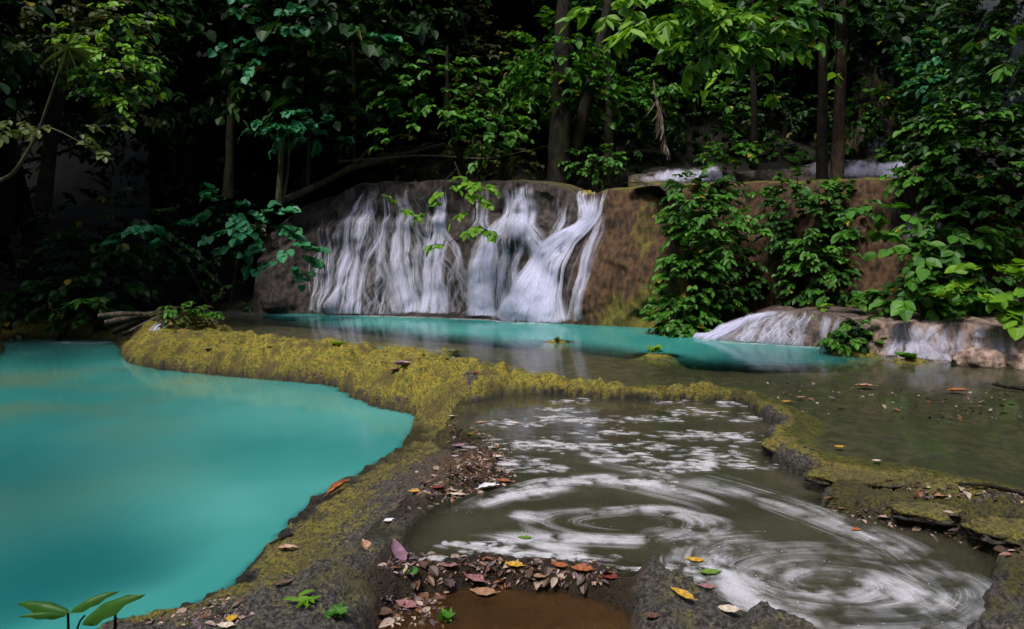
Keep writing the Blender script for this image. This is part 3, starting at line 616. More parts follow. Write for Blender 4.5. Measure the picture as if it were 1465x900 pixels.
Pq, Nq, lq, pq = ledge('rock_step', pp, [(1190, 110), (1222, 78), (1285, 76), (1315, 108)], [.9] * 5, 1.2, 'tall mossy rock face between bushes high behind the upper ledge', {'brown': .2, 'moss': .45, 'pink': 0.}, nt=80, zb=float(ony(0, 240, 15.9)[2]) - .4, seed=3., bul=.16)
for lab, gs in (('white cascade high in the forest, topmost of the distant ones', [([(1238, 80, 10), (1254, 94, 12), (1266, 120, 7)], 90, .08, .6, .25)]),
                ('broken little cascade among bushes just above the upper ledge', [([(1238, 180, 8), (1246, 205, 10), (1250, 232, 12)], 60, .06, .5, .3), ([(1262, 195, 4), (1264, 230, 5)], 24, .05, .5, .2)])):
    R6 = Ribbons(); fall_guides(Pq, Nq, lq, pq, gs, R6, .05, 16); link('waterfall', R6.build('waterfall'), M['fall'], None, lab, 'waterfall')

# ------------------------------------------------------------------ foam
RF = Ribbons(); UPN = np.array((0, 0, 1.0))
def flat(C, z): C = np.asarray(C, float); return np.c_[C[:, :2], np.full(len(C), z)]
def wa(w, al):
    return (w * RNG.uniform(.25, .8), al * RNG.uniform(.4, 1.2)) if RNG.random() < .5 else (w * RNG.uniform(1.5, 3.2), al * RNG.uniform(.25, .75))
def foam_line(pts, n, spread, w, al, z=ZS, m=26, wob=.35, frac=(.35, .9)):
    G = flat([onz(u, v, z) for u, v in pts], z); G = resample(G, 60)
    tan = np.gradient(G, axis=0); sdv = np.c_[-tan[:, 1], tan[:, 0]]; sdv /= np.linalg.norm(sdv, axis=1, keepdims=True) + 1e-9
    for k in range(n):
        L = RNG.uniform(*frac); a = RNG.uniform(0, 1 - L); ii = np.linspace(a, a + L, m) * 59
        c = np.stack([np.interp(ii, np.arange(60), G[:, q]) for q in range(2)], -1); sv = np.stack([np.interp(ii, np.arange(60), sdv[:, q]) for q in range(2)], -1)
        q = RNG.normal(0, .75); sd_ = RNG.random(); wk = wa(w, al)
        c = c + sv * (spread * (q + wob * noise(ii * .06 + sd_ * 40, sd_ * 77)))[:, None]
        RF.add(flat(c, z + .004 + RNG.random() * .006), np.tile(UPN, (m, 1)), wk[0] * (.5 + .7 * np.sin(np.linspace(.2, 2.9, m))), wk[1], sd_, (.35, .35))
def eddy(u, v, r0, r1, ex, ey, n, w, al, rot=0., arc=(.8, 2.6), start=(0, 6.28), shift=(0, 0)):
    c = onz(u, v, ZS)[:2]; m = 30
    for k in range(n):
        r = r0 + (r1 - r0) * RNG.random() ** .8; a0 = RNG.uniform(*start); da = RNG.uniform(*arc); th = np.linspace(a0, a0 + da, m)
        rr = r * (1 - .10 * np.linspace(0, da, m) / 2) * (1 + .06 * noise(th * 1.2, r * 7, k * .01)); s = r / r1
        p = np.stack([c[0] + shift[0] * s + ex * rr * np.cos(th + rot), c[1] + shift[1] * s + ey * rr * np.sin(th + rot)], -1)
        RF.add(flat(p, ZS + .004 + RNG.random() * .006), np.tile(UPN, (m, 1)), *wa(w, al), RNG.random(), (.4, .4))
# the big eddy, the long eddy, the drift between them
eddy(1190, 838, .22, .74, 1.05, .62, 170, .024, .30, shift=(.06, .02)); eddy(1190, 838, .05, .22, 1.1, .75, 40, .035, .42); eddy(1120, 815, .3, .62, 1.0, .8, 60, .035, .42, start=(1.2, 3.4), arc=(.7, 1.6))
eddy(1150, 830, .16, .30, 1, .6, 40, .04, .36, start=(1.8, 4.0), arc=(.6, 1.8)); eddy(1190, 838, .10, .24, 1.1, .7, 26, .045, .45, start=(4.6, 6.2), arc=(.5, 1.5))
eddy(930, 748, .14, .34, 1.2, .85, 60, .028, .40, start=(-1.9, .9), arc=(.8, 2.2)); eddy(900, 750, .1, .36, 1.9, .75, 60, .026, .30)
foam_line([(636, 745), (700, 712), (780, 690), (880, 686), (1010, 715), (1070, 745)], 54, .07, .030, .44)
foam_line([(655, 735), (720, 712), (800, 700), (850, 702)], 40, .04, .04, .50); foam_line([(660, 762), (740, 772), (800, 785), (860, 792)], 34, .025, .035, .44)
foam_line([(700, 768), (850, 776), (950, 778), (1000, 760)], 46, .045, .03, .40); foam_line([(720, 735), (760, 740), (790, 748)], 24, .035, .05, .48)
foam_line([(780, 650), (900, 668), (1040, 700), (1150, 735), (1290, 790), (1380, 850)], 26, .18, .026, .36); foam_line([(1110, 700), (1180, 735), (1290, 785), (1370, 850), (1390, 890)], 22, .12, .028, .38)
foam_line([(1040, 770), (1030, 810), (1060, 850), (1130, 885), (1250, 900)], 60, .06, .03, .34); foam_line([(1240, 810), (1310, 850), (1370, 895)], 50, .08, .03, .40)
# broken foam rafts drifting in the far half of the foamy pool
def rafts(pts, n, sx, sy, w, L, al):
    for (u, v, k) in pts:
        c = onz(u, v, ZS)[:2]
        for q in range(int(n * k)):
            p = c + np.array((RNG.normal(0, sx), RNG.normal(0, sy))); a = RNG.normal(-.12, .22); l = L * RNG.uniform(.3, 1.5)
            t = np.linspace(-.5, .5, 8); bend = RNG.normal(0, .25)
            cc = np.stack([p[0] + l * t * math.cos(a), p[1] + l * (t * math.sin(a) + bend * t * t)], -1)
            RF.add(flat(cc, ZS + .004 + RNG.random() * .006), np.tile(UPN, (8, 1)), w * RNG.uniform(.4, 1.5) * np.sin(np.linspace(.25, 2.9, 8)), al * RNG.uniform(.4, 1.1), RNG.random(), (.3, .3))
rafts([(735, 608, 1.2), (790, 600, .8), (800, 588, .5), (850, 603, .9), (760, 635, 1.2), (830, 640, 1.4), (880, 655, 1.4), (940, 640, 1.2), (990, 625, 1.4), (1030, 625, 1.2), (1000, 590, .9), (930, 600, .9),
       (1040, 578, .7), (960, 575, .4), (820, 575, .4), (1050, 665, 1.0), (980, 668, 1.2), (920, 690, .9), (1020, 650, 1.2), (730, 660, .8), (760, 670, .8), (870, 620, .8), (700, 640, .4), (1060, 600, .6)], 42, .16, .07, .055, .13, .95)
rafts([(660, 780, .8), (700, 788, 1.2), (740, 794, 1.0), (810, 798, 1.2), (850, 800, .6), (720, 778, .5), (620, 800, .6), (900, 815, .5), (980, 815, .8), (1000, 832, .6)], 18, .07, .02, .05, .10, 1.0)
bub = []
for Vv in RF.V[::3]:
    q = Vv[RNG.integers(len(Vv), size=6)]; bub.append(q + RNG.normal(0, .018, q.shape) * np.array((1, 1, 0)))
bub = np.concatenate(bub); bub = bub[(sd_poly(S, bub[:, 0], bub[:, 1]) < -.01)]; bub = bub[(RNG.random(len(bub)) < np.where(bub[:, 1] > 4.6, .35, .10))][:2200]; nb = len(bub); rb = RNG.uniform(.0012, .0034, nb)
an = np.linspace(0, 6.28, 7)[:-1]; ring = bub[:, None] * np.array((1, 1, 0)) + np.stack([np.cos(an), np.sin(an), an * 0], -1)[None] * rb[:, None, None]; ring[..., 2] = ZS + .011; top_ = bub * np.array((1, 1, 0)) + np.array((0, 0, ZS + .011)) + rb[:, None] * np.array((0, 0, .6))
bv = np.concatenate([ring, top_[:, None]], 1).reshape(-1, 3); bi = np.array([(k, (k + 1) % 6, 6) for k in range(6)])
bf = (bi[None] + (np.arange(nb) * 7)[:, None, None]).reshape(-1, 3)
tb = NT('bubble'); M['bubble'] = tb.done(tb.bsdf((.62, .61, .63), .25, .5))
link('foam_bubbles', mesh_np('foam_bubbles', bv, [bf]), M['bubble'], None, 'tiny bubbles and flecks riding on the olive pool', 'foam', None, 'stuff')
link('foam', RF.build('foam'), M['foam'], None, 'white foam streaks swirling on the olive pool', 'foam', None, 'stuff')
RW = Ribbons()
def foot(pts, n, spread, w, al, z):
    global RF
    k = RF; RF = RW; foam_line(pts, n, spread, w, al, z, 20, .4, (.03, .14)); RF = k
foot([(445, 450), (520, 452), (600, 454), (700, 458), (780, 462)], 150, .05, .07, .6, ZU); foot([(700, 459), (750, 463), (790, 464)], 60, .07, .10, .7, ZU)
foot([(1000, 487), (1060, 492), (1120, 495), (1190, 500)], 110, .05, .06, .6, ZU); foot([(1270, 511), (1340, 518), (1370, 521)], 40, .03, .04, .4, ZU)
link('foam', RW.build('foam'), M['foam'], None, 'white water churned up where the falls meet the upper pool', 'foam', None, 'stuff')

# ------------------------------------------------------------------ plants
OVAL = np.array([(0, 0), (.30, .22), (.36, .5), (.20, .82), (0, 1), (-.20, .82), (-.36, .5), (-.30, .22)])
ROUND = np.array([(0, .02), (.40, .0), (.55, .38), (.30, .78), (0, 1), (-.30, .78), (-.55, .38), (-.40, .0)])
LANCE = np.array([(0, 0), (.13, .2), (.17, .5), (.10, .8), (0, 1), (-.10, .8), (-.17, .5), (-.13, .2)])
HEART = np.array([(0, .08), (.42, -.05), (.50, .32), (.24, .72), (0, 1), (-.24, .72), (-.50, .32), (-.42, -.05)])
LF = np.array([[0, 1, 2, 3], [0, 3, 4, 4], [0, 4, 5, 6], [0, 6, 7, 7]])
def unit(v): v = np.asarray(v, float); return v / (np.linalg.norm(v, axis=-1, keepdims=True) + 1e-9)
def leaf_verts(base, d, n, L, outline, fold=.25, droop=.25):
    d = unit(d); sdv = unit(np.cross(d, n)); n = np.cross(sdv, d)
    x, y = outline[:, 0], outline[:, 1]; z = fold * np.abs(x) - droop * y * y
    return base[:, None] + L[:, None, None] * (d[:, None] * y[None, :, None] + sdv[:, None] * x[None, :, None] + n[:, None] * z[None, :, None])
Q4 = np.array([[0, 1, 2, 3], [4, 5, 6, 7]])
def leaves_mesh(name, base, d, n, L, tint, outline, fold=.25, droop=.25):
    Vv = leaf_verts(base, d, n, L, outline, fold, droop).reshape(-1, 3); N = len(base); o = (np.arange(N) * 8)[:, None, None]
    # midrib runs base(0) -> tip(4): two five-sided halves
    H = np.array([[0, 1, 2, 3, 4], [0, 4, 5, 6, 7]])
    return mesh_np(name, Vv, [(H[None] + o).reshape(-1, 5)], {'tint': np.repeat(tint, 8)}, None, False)
def spray(p0, d0, L, nl, size, droop=.35, jit=.35, pair=.8):
    """a twig with leaves along it: leaf bases, directions, normals, lengths and the twig"""
    d0 = unit(d0); t = np.sort(RNG.uniform(.15, 1, nl)); t[-1] = 1
    P = p0 + d0 * (L * t)[:, None]; P[:, 2] -= droop * L * t * t
    tan = np.tile(d0, (nl, 1)); tan[:, 2] -= 2 * droop * t
    sdv = unit(np.cross(d0, (0, 0, 1.0)) + 1e-6); sg = np.where(np.arange(nl) % 2, 1, -1) * pair; sg[-1] = 0
    D = unit(unit(tan) * .7 + sdv * sg[:, None] + RNG.normal(0, jit, (nl, 3)) * .5 + np.array((0, 0, -.18)))
    N = unit(np.array((0, 0, 1.0)) + RNG.normal(0, jit, (nl, 3)) + np.array((0, -.25, 0)))
    s = np.linspace(0, 1, 6); tw = p0 + d0 * (L * s)[:, None]; tw[:, 2] -= droop * L * s * s
    return P, D, N, size * RNG.uniform(.65, 1.2, nl), tw
def tube(path, r, sides=8, rough=0.0):
    path = np.asarray(path, float); m = len(path); r = np.broadcast_to(r, m); tan = unit(np.gradient(path, axis=0))
    ref = np.array((0, 1.0, .13)) if abs(tan[0][2]) > .6 else np.array((0, 0.1, 1.0))
    a = unit(np.cross(tan, ref)); b = np.cross(tan, a); th = np.linspace(0, 2 * np.pi, sides, endpoint=False)
    rr = r[:, None] * (1 + rough * noise(np.cos(th)[None] * 1.3 + path[:, :1] * 3, np.sin(th)[None] * 1.3 + path[:, 1:2], path[:, 2:] * 2.2))
    Vv = path[:, None] + a[:, None] * (rr * np.cos(th))[..., None] + b[:, None] * (rr * np.sin(th))[..., None]
    i = np.arange(m * sides).reshape(m, sides); j = np.roll(i, -1, axis=1)
    f = np.stack([i[:-1], j[:-1], j[1:], i[1:]], -1).reshape(-1, 4)
    return Vv.reshape(-1, 3), f
def tubes_mesh(name, items, sides=7, rough=0.0):
    Vs, Fs, n = [], [], 0
    for path, r in items:
        v, f = tube(path, r, sides, rough); Vs.append(v); Fs.append(f + n); n += len(v)
    return mesh_np(name, np.concatenate(Vs), [np.concatenate(Fs)])
def bez(a, b, c, n=12):
    t = np.linspace(0, 1, n)[:, None]; a, b, c = (np.asarray(q, float) for q in (a, b, c)); return (1 - t) ** 2 * a + 2 * t * (1 - t) * b + t * t * c

def sprays_in(center, radii, n, nl, size, L, droop=.35, up=.25, shell=.35, cone=None):
    out = []; twigs = []; center = np.asarray(center, float); radii = np.asarray(radii, float)
    for k in range(n):
        q = RNG.normal(size=3); q /= np.linalg.norm(q); r = (shell + (1 - shell) * RNG.random()) ** (1 / 2.2)
        p = center + q * radii * r * .85
        d = q * np.array((1, 1, .35)) + np.array((0, 0, up)) + RNG.normal(0, .25, 3)
        P, D, N, S, tw = spray(p, d, L * RNG.uniform(.6, 1.3), nl, size, droop)
        ti = np.clip(RNG.normal(.45, .18) + RNG.normal(0, .14, nl), 0, .95); ti = np.where(RNG.random(nl) < .012, 1.0, ti)
        out.append((P, D, N, S, ti)); twigs.append(tw)
    return [np.concatenate([o[i] for o in out]) for i in range(5)], twigs
def foliage_part(parent, name, blobs, mat, outline=OVAL, fold=.25, droop=.25, kind='stuff', bark='bark', tw_r=.006):
    """blobs: list of sprays_in argument dicts; one mesh of leaves and one of twigs under the plant"""
    A = []; TW = []
    for b in blobs:
        a, tw = sprays_in(**b); A.append(a); TW += tw
    A = [np.concatenate([a[i] for a in A]) for i in range(5)]
    off = np.array(parent.location) if parent is not None else np.zeros(3)
    me = leaves_mesh(name, A[0] - off, A[1], A[2], A[3], A[4], outline, fold, droop)
    f = link(name, me, M[mat], parent, kind=kind)
    tm = tubes_mesh('twigs', [(t - off, np.linspace(tw_r, tw_r * .4, len(t))) for t in TW], 3)
    link('twigs', tm, M[bark], parent, kind='stuff')
    return f
LEAF_ME = {}
def leaf_unit(key, outline, fold, droop, tint, mat):
    k = (key, round(tint, 2), mat)
    if k not in LEAF_ME:
        me = leaves_mesh('leaf', np.zeros((1, 3)), np.array([(0, 1., 0)]), np.array([(0, 0, 1.)]), np.ones(1), np.array([tint]), outline, fold, droop)
        me.materials.append(M[mat]); LEAF_ME[k] = me
    return LEAF_ME[k]
def leaf_parts(parent, sprs, mat, key='oval', outline=OVAL, fold=.22, droop=.25, most=300, bark='bark', tw_r=.007):
    """every leaf an object of its own (shared mesh data), the twigs as one branch mesh each"""
    cnt = 0; off = np.array(parent.location); tw_all = []
    for (P, D, N, S, tw) in sprs:
        tw_all.append((tw - off, np.linspace(tw_r, tw_r * .4, len(tw))))
        d = unit(D); s = unit(np.cross(d, N)); n = np.cross(s, d); base = RNG.normal(.5, .15)
        for i in range(len(P)):
            if cnt >= most: break
            ti = float(np.clip(round((base + RNG.normal(0, .15)) * 8) / 8, 0, .95))
            o = bpy.data.objects.new('leaf', leaf_unit(key, outline, fold, droop, ti, mat)); COL.objects.link(o); o.parent = parent
            m = np.eye(4); m[:3, 0] = s[i] * S[i]; m[:3, 1] = d[i] * S[i]; m[:3, 2] = n[i] * S[i]; m[:3, 3] = P[i] - off
            o.matrix_basis = Matrix(m.tolist()); cnt += 1
    link('twigs', tubes_mesh('twigs', tw_all, 4), M[bark], parent, kind='stuff')
def px_sprays(items, nl, size, droop=.3, jit=.3, toward=None):
    """items: (u, v, distance, direction u, direction v, length)"""
    out = []
    for (u, v, Yd, du, dv, L) in items:
        p = ony(u, v, Yd); d = np.array((du, RNG.uniform(-.7, .1), -dv)); out.append(spray(p, d, L, nl, size, droop, jit))
    return out
def trunk_part(parent, path, r, mat, sides=12, rough=.25, name='trunk'):
    off = np.array(parent.location); return link(name, tubes_mesh(name, [(np.asarray(path) - off, r)], sides, rough), M[mat], parent)

# --- shared forest crowns
CROWN = []
for k in range(4):
    A = []
    for b in range(9):
        q = RNG.normal(size=3) * np.array((1.25, 1.25, .7)); a, _ = sprays_in(q, np.array((1.15, 1.15, .8)) * RNG.uniform(.7, 1.1), 38, 9, .24, .8); A.append(a)
    A = [np.concatenate([a[i] for a in A]) for i in range(5)]
    CROWN.append(leaves_mesh('crown', A[0], A[1], A[2], A[3], A[4], (OVAL, LANCE, OVAL, ROUND)[k]))
CM = {}
def crown_me(k, mat):
    if (k, mat) not in CM: me = CROWN[k].copy(); me.materials.append(M[mat]); CM[(k, mat)] = me
    return CM[(k, mat)]
TRUNK_ME = []
for k in range(3):
    p = bez((0, 0, -.5), (RNG.normal(0, .3), RNG.normal(0, .3), 5), (RNG.normal(0, .5), RNG.normal(0, .5), 10), 22); r = np.linspace(.20, .09, 22); r[0] = .3; r[1] = .25
    items = [(p, r)]
    for q in range(5):
        i = 11 + q * 2; an = RNG.uniform(0, 6.28); e = p[i] + np.array((math.cos(an) * 1.8, math.sin(an) * 1.8, 1.3)); items.append((bez(p[i], p[i] + (e - p[i]) * .5 + np.array((0, 0, -.2)), e, 7), np.linspace(.06, .02, 7)))
    me = tubes_mesh('trunk', items, 9, .25); me.materials.append(M['bark']); TRUNK_ME.append(me)
def forest_tree(name, x, y, h, cs, mat, label, group, rz=None, k=None, r=1.0, extra=()):
    z = float(ground_z(np.array(x), np.array(y))); t = thing(name, label, 'tree', (x, y, z), group)
    k = RNG.integers(4) if k is None else k
    tr = link('trunk', TRUNK_ME[RNG.integers(3)], None, t); tr.scale = (r, r, h / 10); tr.rotation_euler = (0, 0, RNG.uniform(0, 6.28))
    for i, (dx, dy, dz, s) in enumerate([(0, 0, 0, 1.0), *extra]):
        c = link('crown', crown_me((k + i) % 4, mat), None, t); c.location = (dx, dy, h + dz); c.scale = (cs * s,) * 3; c.rotation_euler = (0, 0, RNG.uniform(0, 6.28))
    return t
# tall trees standing over the slope: their canopy keeps the forest dark
for i, (x, y) in enumerate([(-13, 17), (-9.5, 18), (-6.5, 19.5), (-3.2, 18.8), (0.2, 19.5), (3.6, 19), (7.2, 18.5), (10.8, 17), (-15, 22), (-11, 23), (-7, 24), (-3, 24.5), (1.5, 24.5), (5.5, 24), (10, 23), (15, 21),
                            (-16, 13), (-17, 9), (13.5, 13), (13, 9), (12.5, 5), (-16, 5), (-12, 30), (-5, 31), (3, 31), (10, 30), (17, 27)]):
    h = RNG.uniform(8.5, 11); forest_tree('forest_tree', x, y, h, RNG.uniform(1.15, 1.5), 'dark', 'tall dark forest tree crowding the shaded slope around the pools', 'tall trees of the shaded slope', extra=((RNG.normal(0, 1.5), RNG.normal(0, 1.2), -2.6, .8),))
# saplings under them, filling the slope with leaves
for i in range(54):
    x = RNG.uniform(-12, 13); y = RNG.uniform(16.6, 23)
    if x < -4.5 and y < 18: y += 2
    if i >= 34: x = RNG.uniform(-1, 13); y = RNG.uniform(17, 26)
    h = RNG.uniform(1.2, 5.0); forest_tree('sapling', x, y, h, RNG.uniform(.45, .8), ('dark', 'dark', 'green')[i % 3], 'slender leafy sapling growing in the dim forest above the falls', 'saplings under the tall trees', r=.35)

# --- featured trees
def path_px(pts): return np.array([ony(u, v, Yd) for u, v, Yd in pts])
def big_tree(name, label, pts, r, bark, foliage=(), sides=14, rough=.25):
    q = path_px(pts); gz = float(ground_z(q[0, 0], q[0, 1]))
    if q[0, 2] > gz - .2: q = np.vstack([[q[0, 0], q[0, 1], gz - .3], q]); r = [r[0] * 1.25] + list(r)
    P = resample(q, 26); t = thing(name, label, 'tree', tuple(P[0])); trunk_part(t, P, np.interp(np.linspace(0, 1, 26), np.linspace(0, 1, len(r)), r), bark, sides, rough)
    for f in foliage: f(t)
    return t
def crown(mat, blobs, outline=OVAL, size=.2, L=.6, nl=9, droop=.35, fold=.25):
    return lambda t: foliage_part(t, 'crown', [dict(center=ony(u, v, Yd), radii=(rx, ry, rz), n=n, nl=nl, size=size, L=L, droop=droop) for (u, v, Yd, rx, ry, rz, n) in blobs], mat, outline, fold)
def singles(mat, blobs, outline, key, size, L, nl=9, droop=.3, most=300, fold=.2):
    def f(t):
        sp = []
        for (u, v, Yd, rx, ry, rz, n) in blobs:
            c = ony(u, v, Yd)
            for k in range(n):
                q = unit(RNG.normal(size=3)); p = c + q * np.array((rx, ry, rz)) * RNG.uniform(.2, 1) ** .6 * .9
                sp.append(spray(p, q * np.array((1, 1, .3)) + np.array((0, -.2, .12)) + RNG.normal(0, .2, 3), L * RNG.uniform(.6, 1.3), nl, size, droop))
        RNG.shuffle(sp) if False else None
        leaf_parts(t, sp, mat, key, outline, fold, .22, most)
    return f
big_tree('large_tree', 'massive dark tree trunk rising from behind the lip of the main falls', [(800, 300, 15.2), (801, 200, 15.2), (803, 100, 15.3), (806, 0, 15.4), (808, -160, 15.6)], [.26, .18, .16, .145, .13], 'bark')
big_tree('large_tree', 'dark leaning trunk forking away from the massive trunk above the falls', [(812, 290, 15.5), (826, 200, 15.5), (850, 100, 15.6), (872, 0, 15.8), (890, -140, 16)], [.15, .13, .12, .11, .09], 'bark')
big_tree('mossy_tree', 'narrow mossy trunk between the leaning trunk and the dead frond', [(868, 270, 15.9), (872, 190, 15.9), (868, 100, 16), (872, -60, 16)], [.10, .08, .08, .07], 'bark_pale')
big_tree('slender_tree', 'thin mossy pole trunk carrying a wide layer of teal leaves', [(326, 285, 15.4), (330, 200, 15.3), (331, 120, 15.2), (334, 40, 15.2), (338, -60, 15.2)], [.10, .085, .08, .07, .05], 'bark_pale',
         [singles('teal', [(320, 20, 14.8, .9, .6, .35, 7), (400, 40, 14.6, 1.2, .8, .45, 12), (470, 55, 14.4, 1.1, .8, .45, 10), (520, 80, 14.3, .7, .6, .3, 6)], ROUND, 'round', .175, .7, 13), crown('dark', [(420, 10, 15.4, 2.0, .8, .7, 60)], ROUND, .24, .7)])
big_tree('slender_tree', 'pale mossy twin trunk under an umbrella of teal leaves', [(399, 295, 15.0), (402, 240, 15.0), (404, 190, 15.0), (407, 140, 14.9)], [.065, .055, .048, .015], 'bark_pale',
         [lambda t: trunk_part(t, resample(path_px([(404, 290, 15.05), (413, 240, 15.1), (415, 150, 15)]), 12), np.linspace(.05, .015, 12), 'bark_pale'),
          singles('teal', [(375, 180, 14.6, .55, .5, .2, 6), (415, 172, 14.4, .6, .5, .22, 8), (455, 190, 14.5, .45, .5, .2, 6)], ROUND, 'round', .16, .5, 11)])
big_tree('slender_tree', 'thin straight dark sapling trunk beside the pale twin trunk', [(441, 280, 15.6), (441, 230, 15.6), (443, 150, 15.6), (440, -20, 15.7)], [.035, .03, .03, .02], 'bark_pale')
big_tree('slender_tree', 'slim straight trunk at the top edge above the mossy log', [(506, 240, 16.2), (508, 160, 16.2), (505, 60, 16.2), (500, -60, 16.2)], [.05, .045, .04, .03], 'bark_pale')
big_tree('leafy_tree', 'mid green bushy tree leaning over the middle of the falls', [(668, 262, 15.6), (650, 200, 15.3), (640, 140, 15.1), (640, 60, 15)], [.07, .06, .05, .03], 'bark',
         [singles('green', [(600, 140, 14.5, .7, .5, .4, 8), (655, 145, 14.4, .9, .6, .45, 12), (700, 180, 14.4, .7, .5, .35, 9), (570, 190, 14.3, .4, .4, .3, 5), (690, 215, 14.3, .5, .4, .25, 6)], OVAL, 'oval', .165, .45, 8),
          crown('green', [(620, 120, 15, 1.5, .6, .8, 60), (700, 165, 15, .9, .5, .8, 34)], OVAL, .14, .45, 11)])
big_tree('young_tree', 'young twin tree trunk with rusty bark standing on the upper ledge', [(1197, 285, 14.0), (1199, 200, 14.0), (1203, 120, 14.0), (1206, 0, 14.1), (1210, -120, 14.2)], [.11, .085, .08, .075, .06], 'bark_red',
         [crown('dark', [(1160, 20, 13.7, 1.1, .8, .7, 60), (1250, 10, 13.9, .8, .8, .6, 36)], OVAL, .22, .55)])
big_tree('young_tree', 'darker thinner trunk just behind the rusty trunk on the upper ledge', [(1176, 285, 14.3), (1176, 200, 14.3), (1178, 100, 14.3), (1172, -100, 14.4)], [.10, .085, .08, .06], 'bark')
big_tree('young_tree', 'shadowy thin trunk in the dark hollow above the brown cliff', [(1078, 262, 14.8), (1080, 180, 14.8), (1076, 60, 14.8), (1074, -100, 15)], [.06, .05, .05, .04], 'bark')
big_tree('leaning_tree', 'bare pale leaning stem over the turquoise pool with a whorl of strap leaves', [(-120, 300, 9.2), (-30, 270, 9.2), (20, 250, 9.2), (55, 190, 9.2), (75, 130, 9.1), (97, 68, 9.0)], [.035, .03, .026, .02, .016, .012], 'bark_pale',
         [singles('olive', [(20, 170, 8.9, .45, .3, .06, 5), (90, 180, 8.8, .5, .3, .08, 6), (140, 215, 8.8, .25, .25, .1, 3)], OVAL, 'oval', .12, .36, 8),
          lambda t: leaf_parts(t, [(np.tile(ony(97, 68, 9.0), (26, 1)), unit(np.stack([np.cos(np.linspace(0, 6.28, 26)), RNG.normal(0, .4, 26), np.sin(np.linspace(0, 6.28, 26)) * .6 - .25], -1)), np.tile((0, -.5, 1.), (26, 1)), RNG.uniform(.2, .42, 26), np.array([ony(97, 68, 9.0), ony(99, 60, 9.0)]))], 'olive', 'needle', LANCE * np.array((.16, 1)), .1, .4),
          lambda t: trunk_part(t, resample(path_px([(60, 178, 9.2), (90, 190, 9.1), (130, 212, 9.0)]), 10), np.linspace(.016, .006, 10), 'bark_pale', 6, .1, 'limb')])
big_tree('leafy_tree', 'yellow green weeping tree with small leaves beside the dark forest gap', [(60, 300, 13.2), (80, 150, 12.8), (110, 40, 12.4), (130, -80, 12.2)], [.12, .10, .08, .06], 'bark',
         [singles('lime', [(150, 50, 10.7, .5, .4, .4, 12), (180, 85, 10.6, .45, .35, .35, 13), (170, 135, 10.7, .3, .3, .25, 6), (180, 14, 10.7, .5, .35, .12, 5)], OVAL, 'oval', .115, .38, 8),
          crown('green', [(165, 100, 11.5, .55, .3, .6, 50)], OVAL, .10, .34, 10), crown('olive', [(150, 60, 11.9, .8, .4, .9, 70), (60, 40, 11.9, 1.0, .5, .6, 60), (190, 150, 11.9, .35, .4, .3, 18)], OVAL, .12, .4)])
big_tree('slender_tree', 'straight dim trunk at the edge of the forest above the turquoise pool', [(12, 340, 14.5), (14, 200, 14.5), (18, 60, 14.5), (22, -60, 14.5)], [.12, .10, .09, .08], 'bark',
         [crown('dark', [(20, 60, 14, 1.2, .7, 1.0, 50), (60, 100, 14, .9, .6, .8, 30)], LANCE, .26, .6)])

# --- shrubs and hanging sprays
def shrub(name, label, u, v, Yd, parts, cat='shrub', group=None, stem=None):
    t = thing(name, label, cat, tuple(ony(u, v, Yd)), group)
    if stem is not None:
        for (pts, r) in stem: trunk_part(t, resample(path_px(pts), 12), np.linspace(r, r * .4, 12), 'bark', 7, .15, 'stem')
    for f in parts: f(t)
    return t
shrub('understory_shrub', 'low teal shrub with large round leaves hanging over the dark bank by the falls', 330, 400, 13.6,
      [singles('teal', [(320, 300, 13.2, .7, .4, .25, 8), (370, 325, 13.1, .7, .4, .3, 9), (410, 360, 13.2, .45, .4, .35, 8), (225, 335, 13.2, .7, .4, .25, 7), (425, 385, 13.4, .25, .3, .15, 3)], ROUND, 'round', .18, .5, 9)],
      stem=[([(330, 440, 13.7), (340, 360, 13.5), (360, 310, 13.3)], .03), ([(300, 440, 13.7), (270, 380, 13.5), (230, 340, 13.3)], .03)])
shrub('understory_shrub', 'dim green shrub in the shadow at the edge of the turquoise pool', 130, 470, 13.6,
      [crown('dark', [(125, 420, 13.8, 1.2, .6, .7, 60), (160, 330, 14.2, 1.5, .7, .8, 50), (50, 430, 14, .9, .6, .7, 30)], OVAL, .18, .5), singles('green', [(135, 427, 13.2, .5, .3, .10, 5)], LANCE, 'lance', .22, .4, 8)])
shrub('hanging_branch', 'leafy branch drooping in front of the middle of the main falls', 640, 250, 13.4,
      [singles('lime', [(640, 268, 13.0, .35, .3, .12, 5), (675, 290, 12.9, .30, .25, .25, 6), (690, 330, 12.8, .42, .25, .08, 6), (640, 350, 12.8, .15, .2, .05, 2), (565, 300, 12.9, .2, .2, .1, 3), (610, 300, 12.9, .15, .2, .06, 2), (690, 262, 13.0, .2, .2, .1, 3)], OVAL, 'oval', .17, .34, 7)],
      'branch', stem=[([(650, 230, 14.3), (665, 270, 13.3), (690, 310, 13.0), (640, 350, 12.8)], .018), ([(650, 245, 14.2), (610, 285, 13.2), (560, 300, 12.9)], .015)])
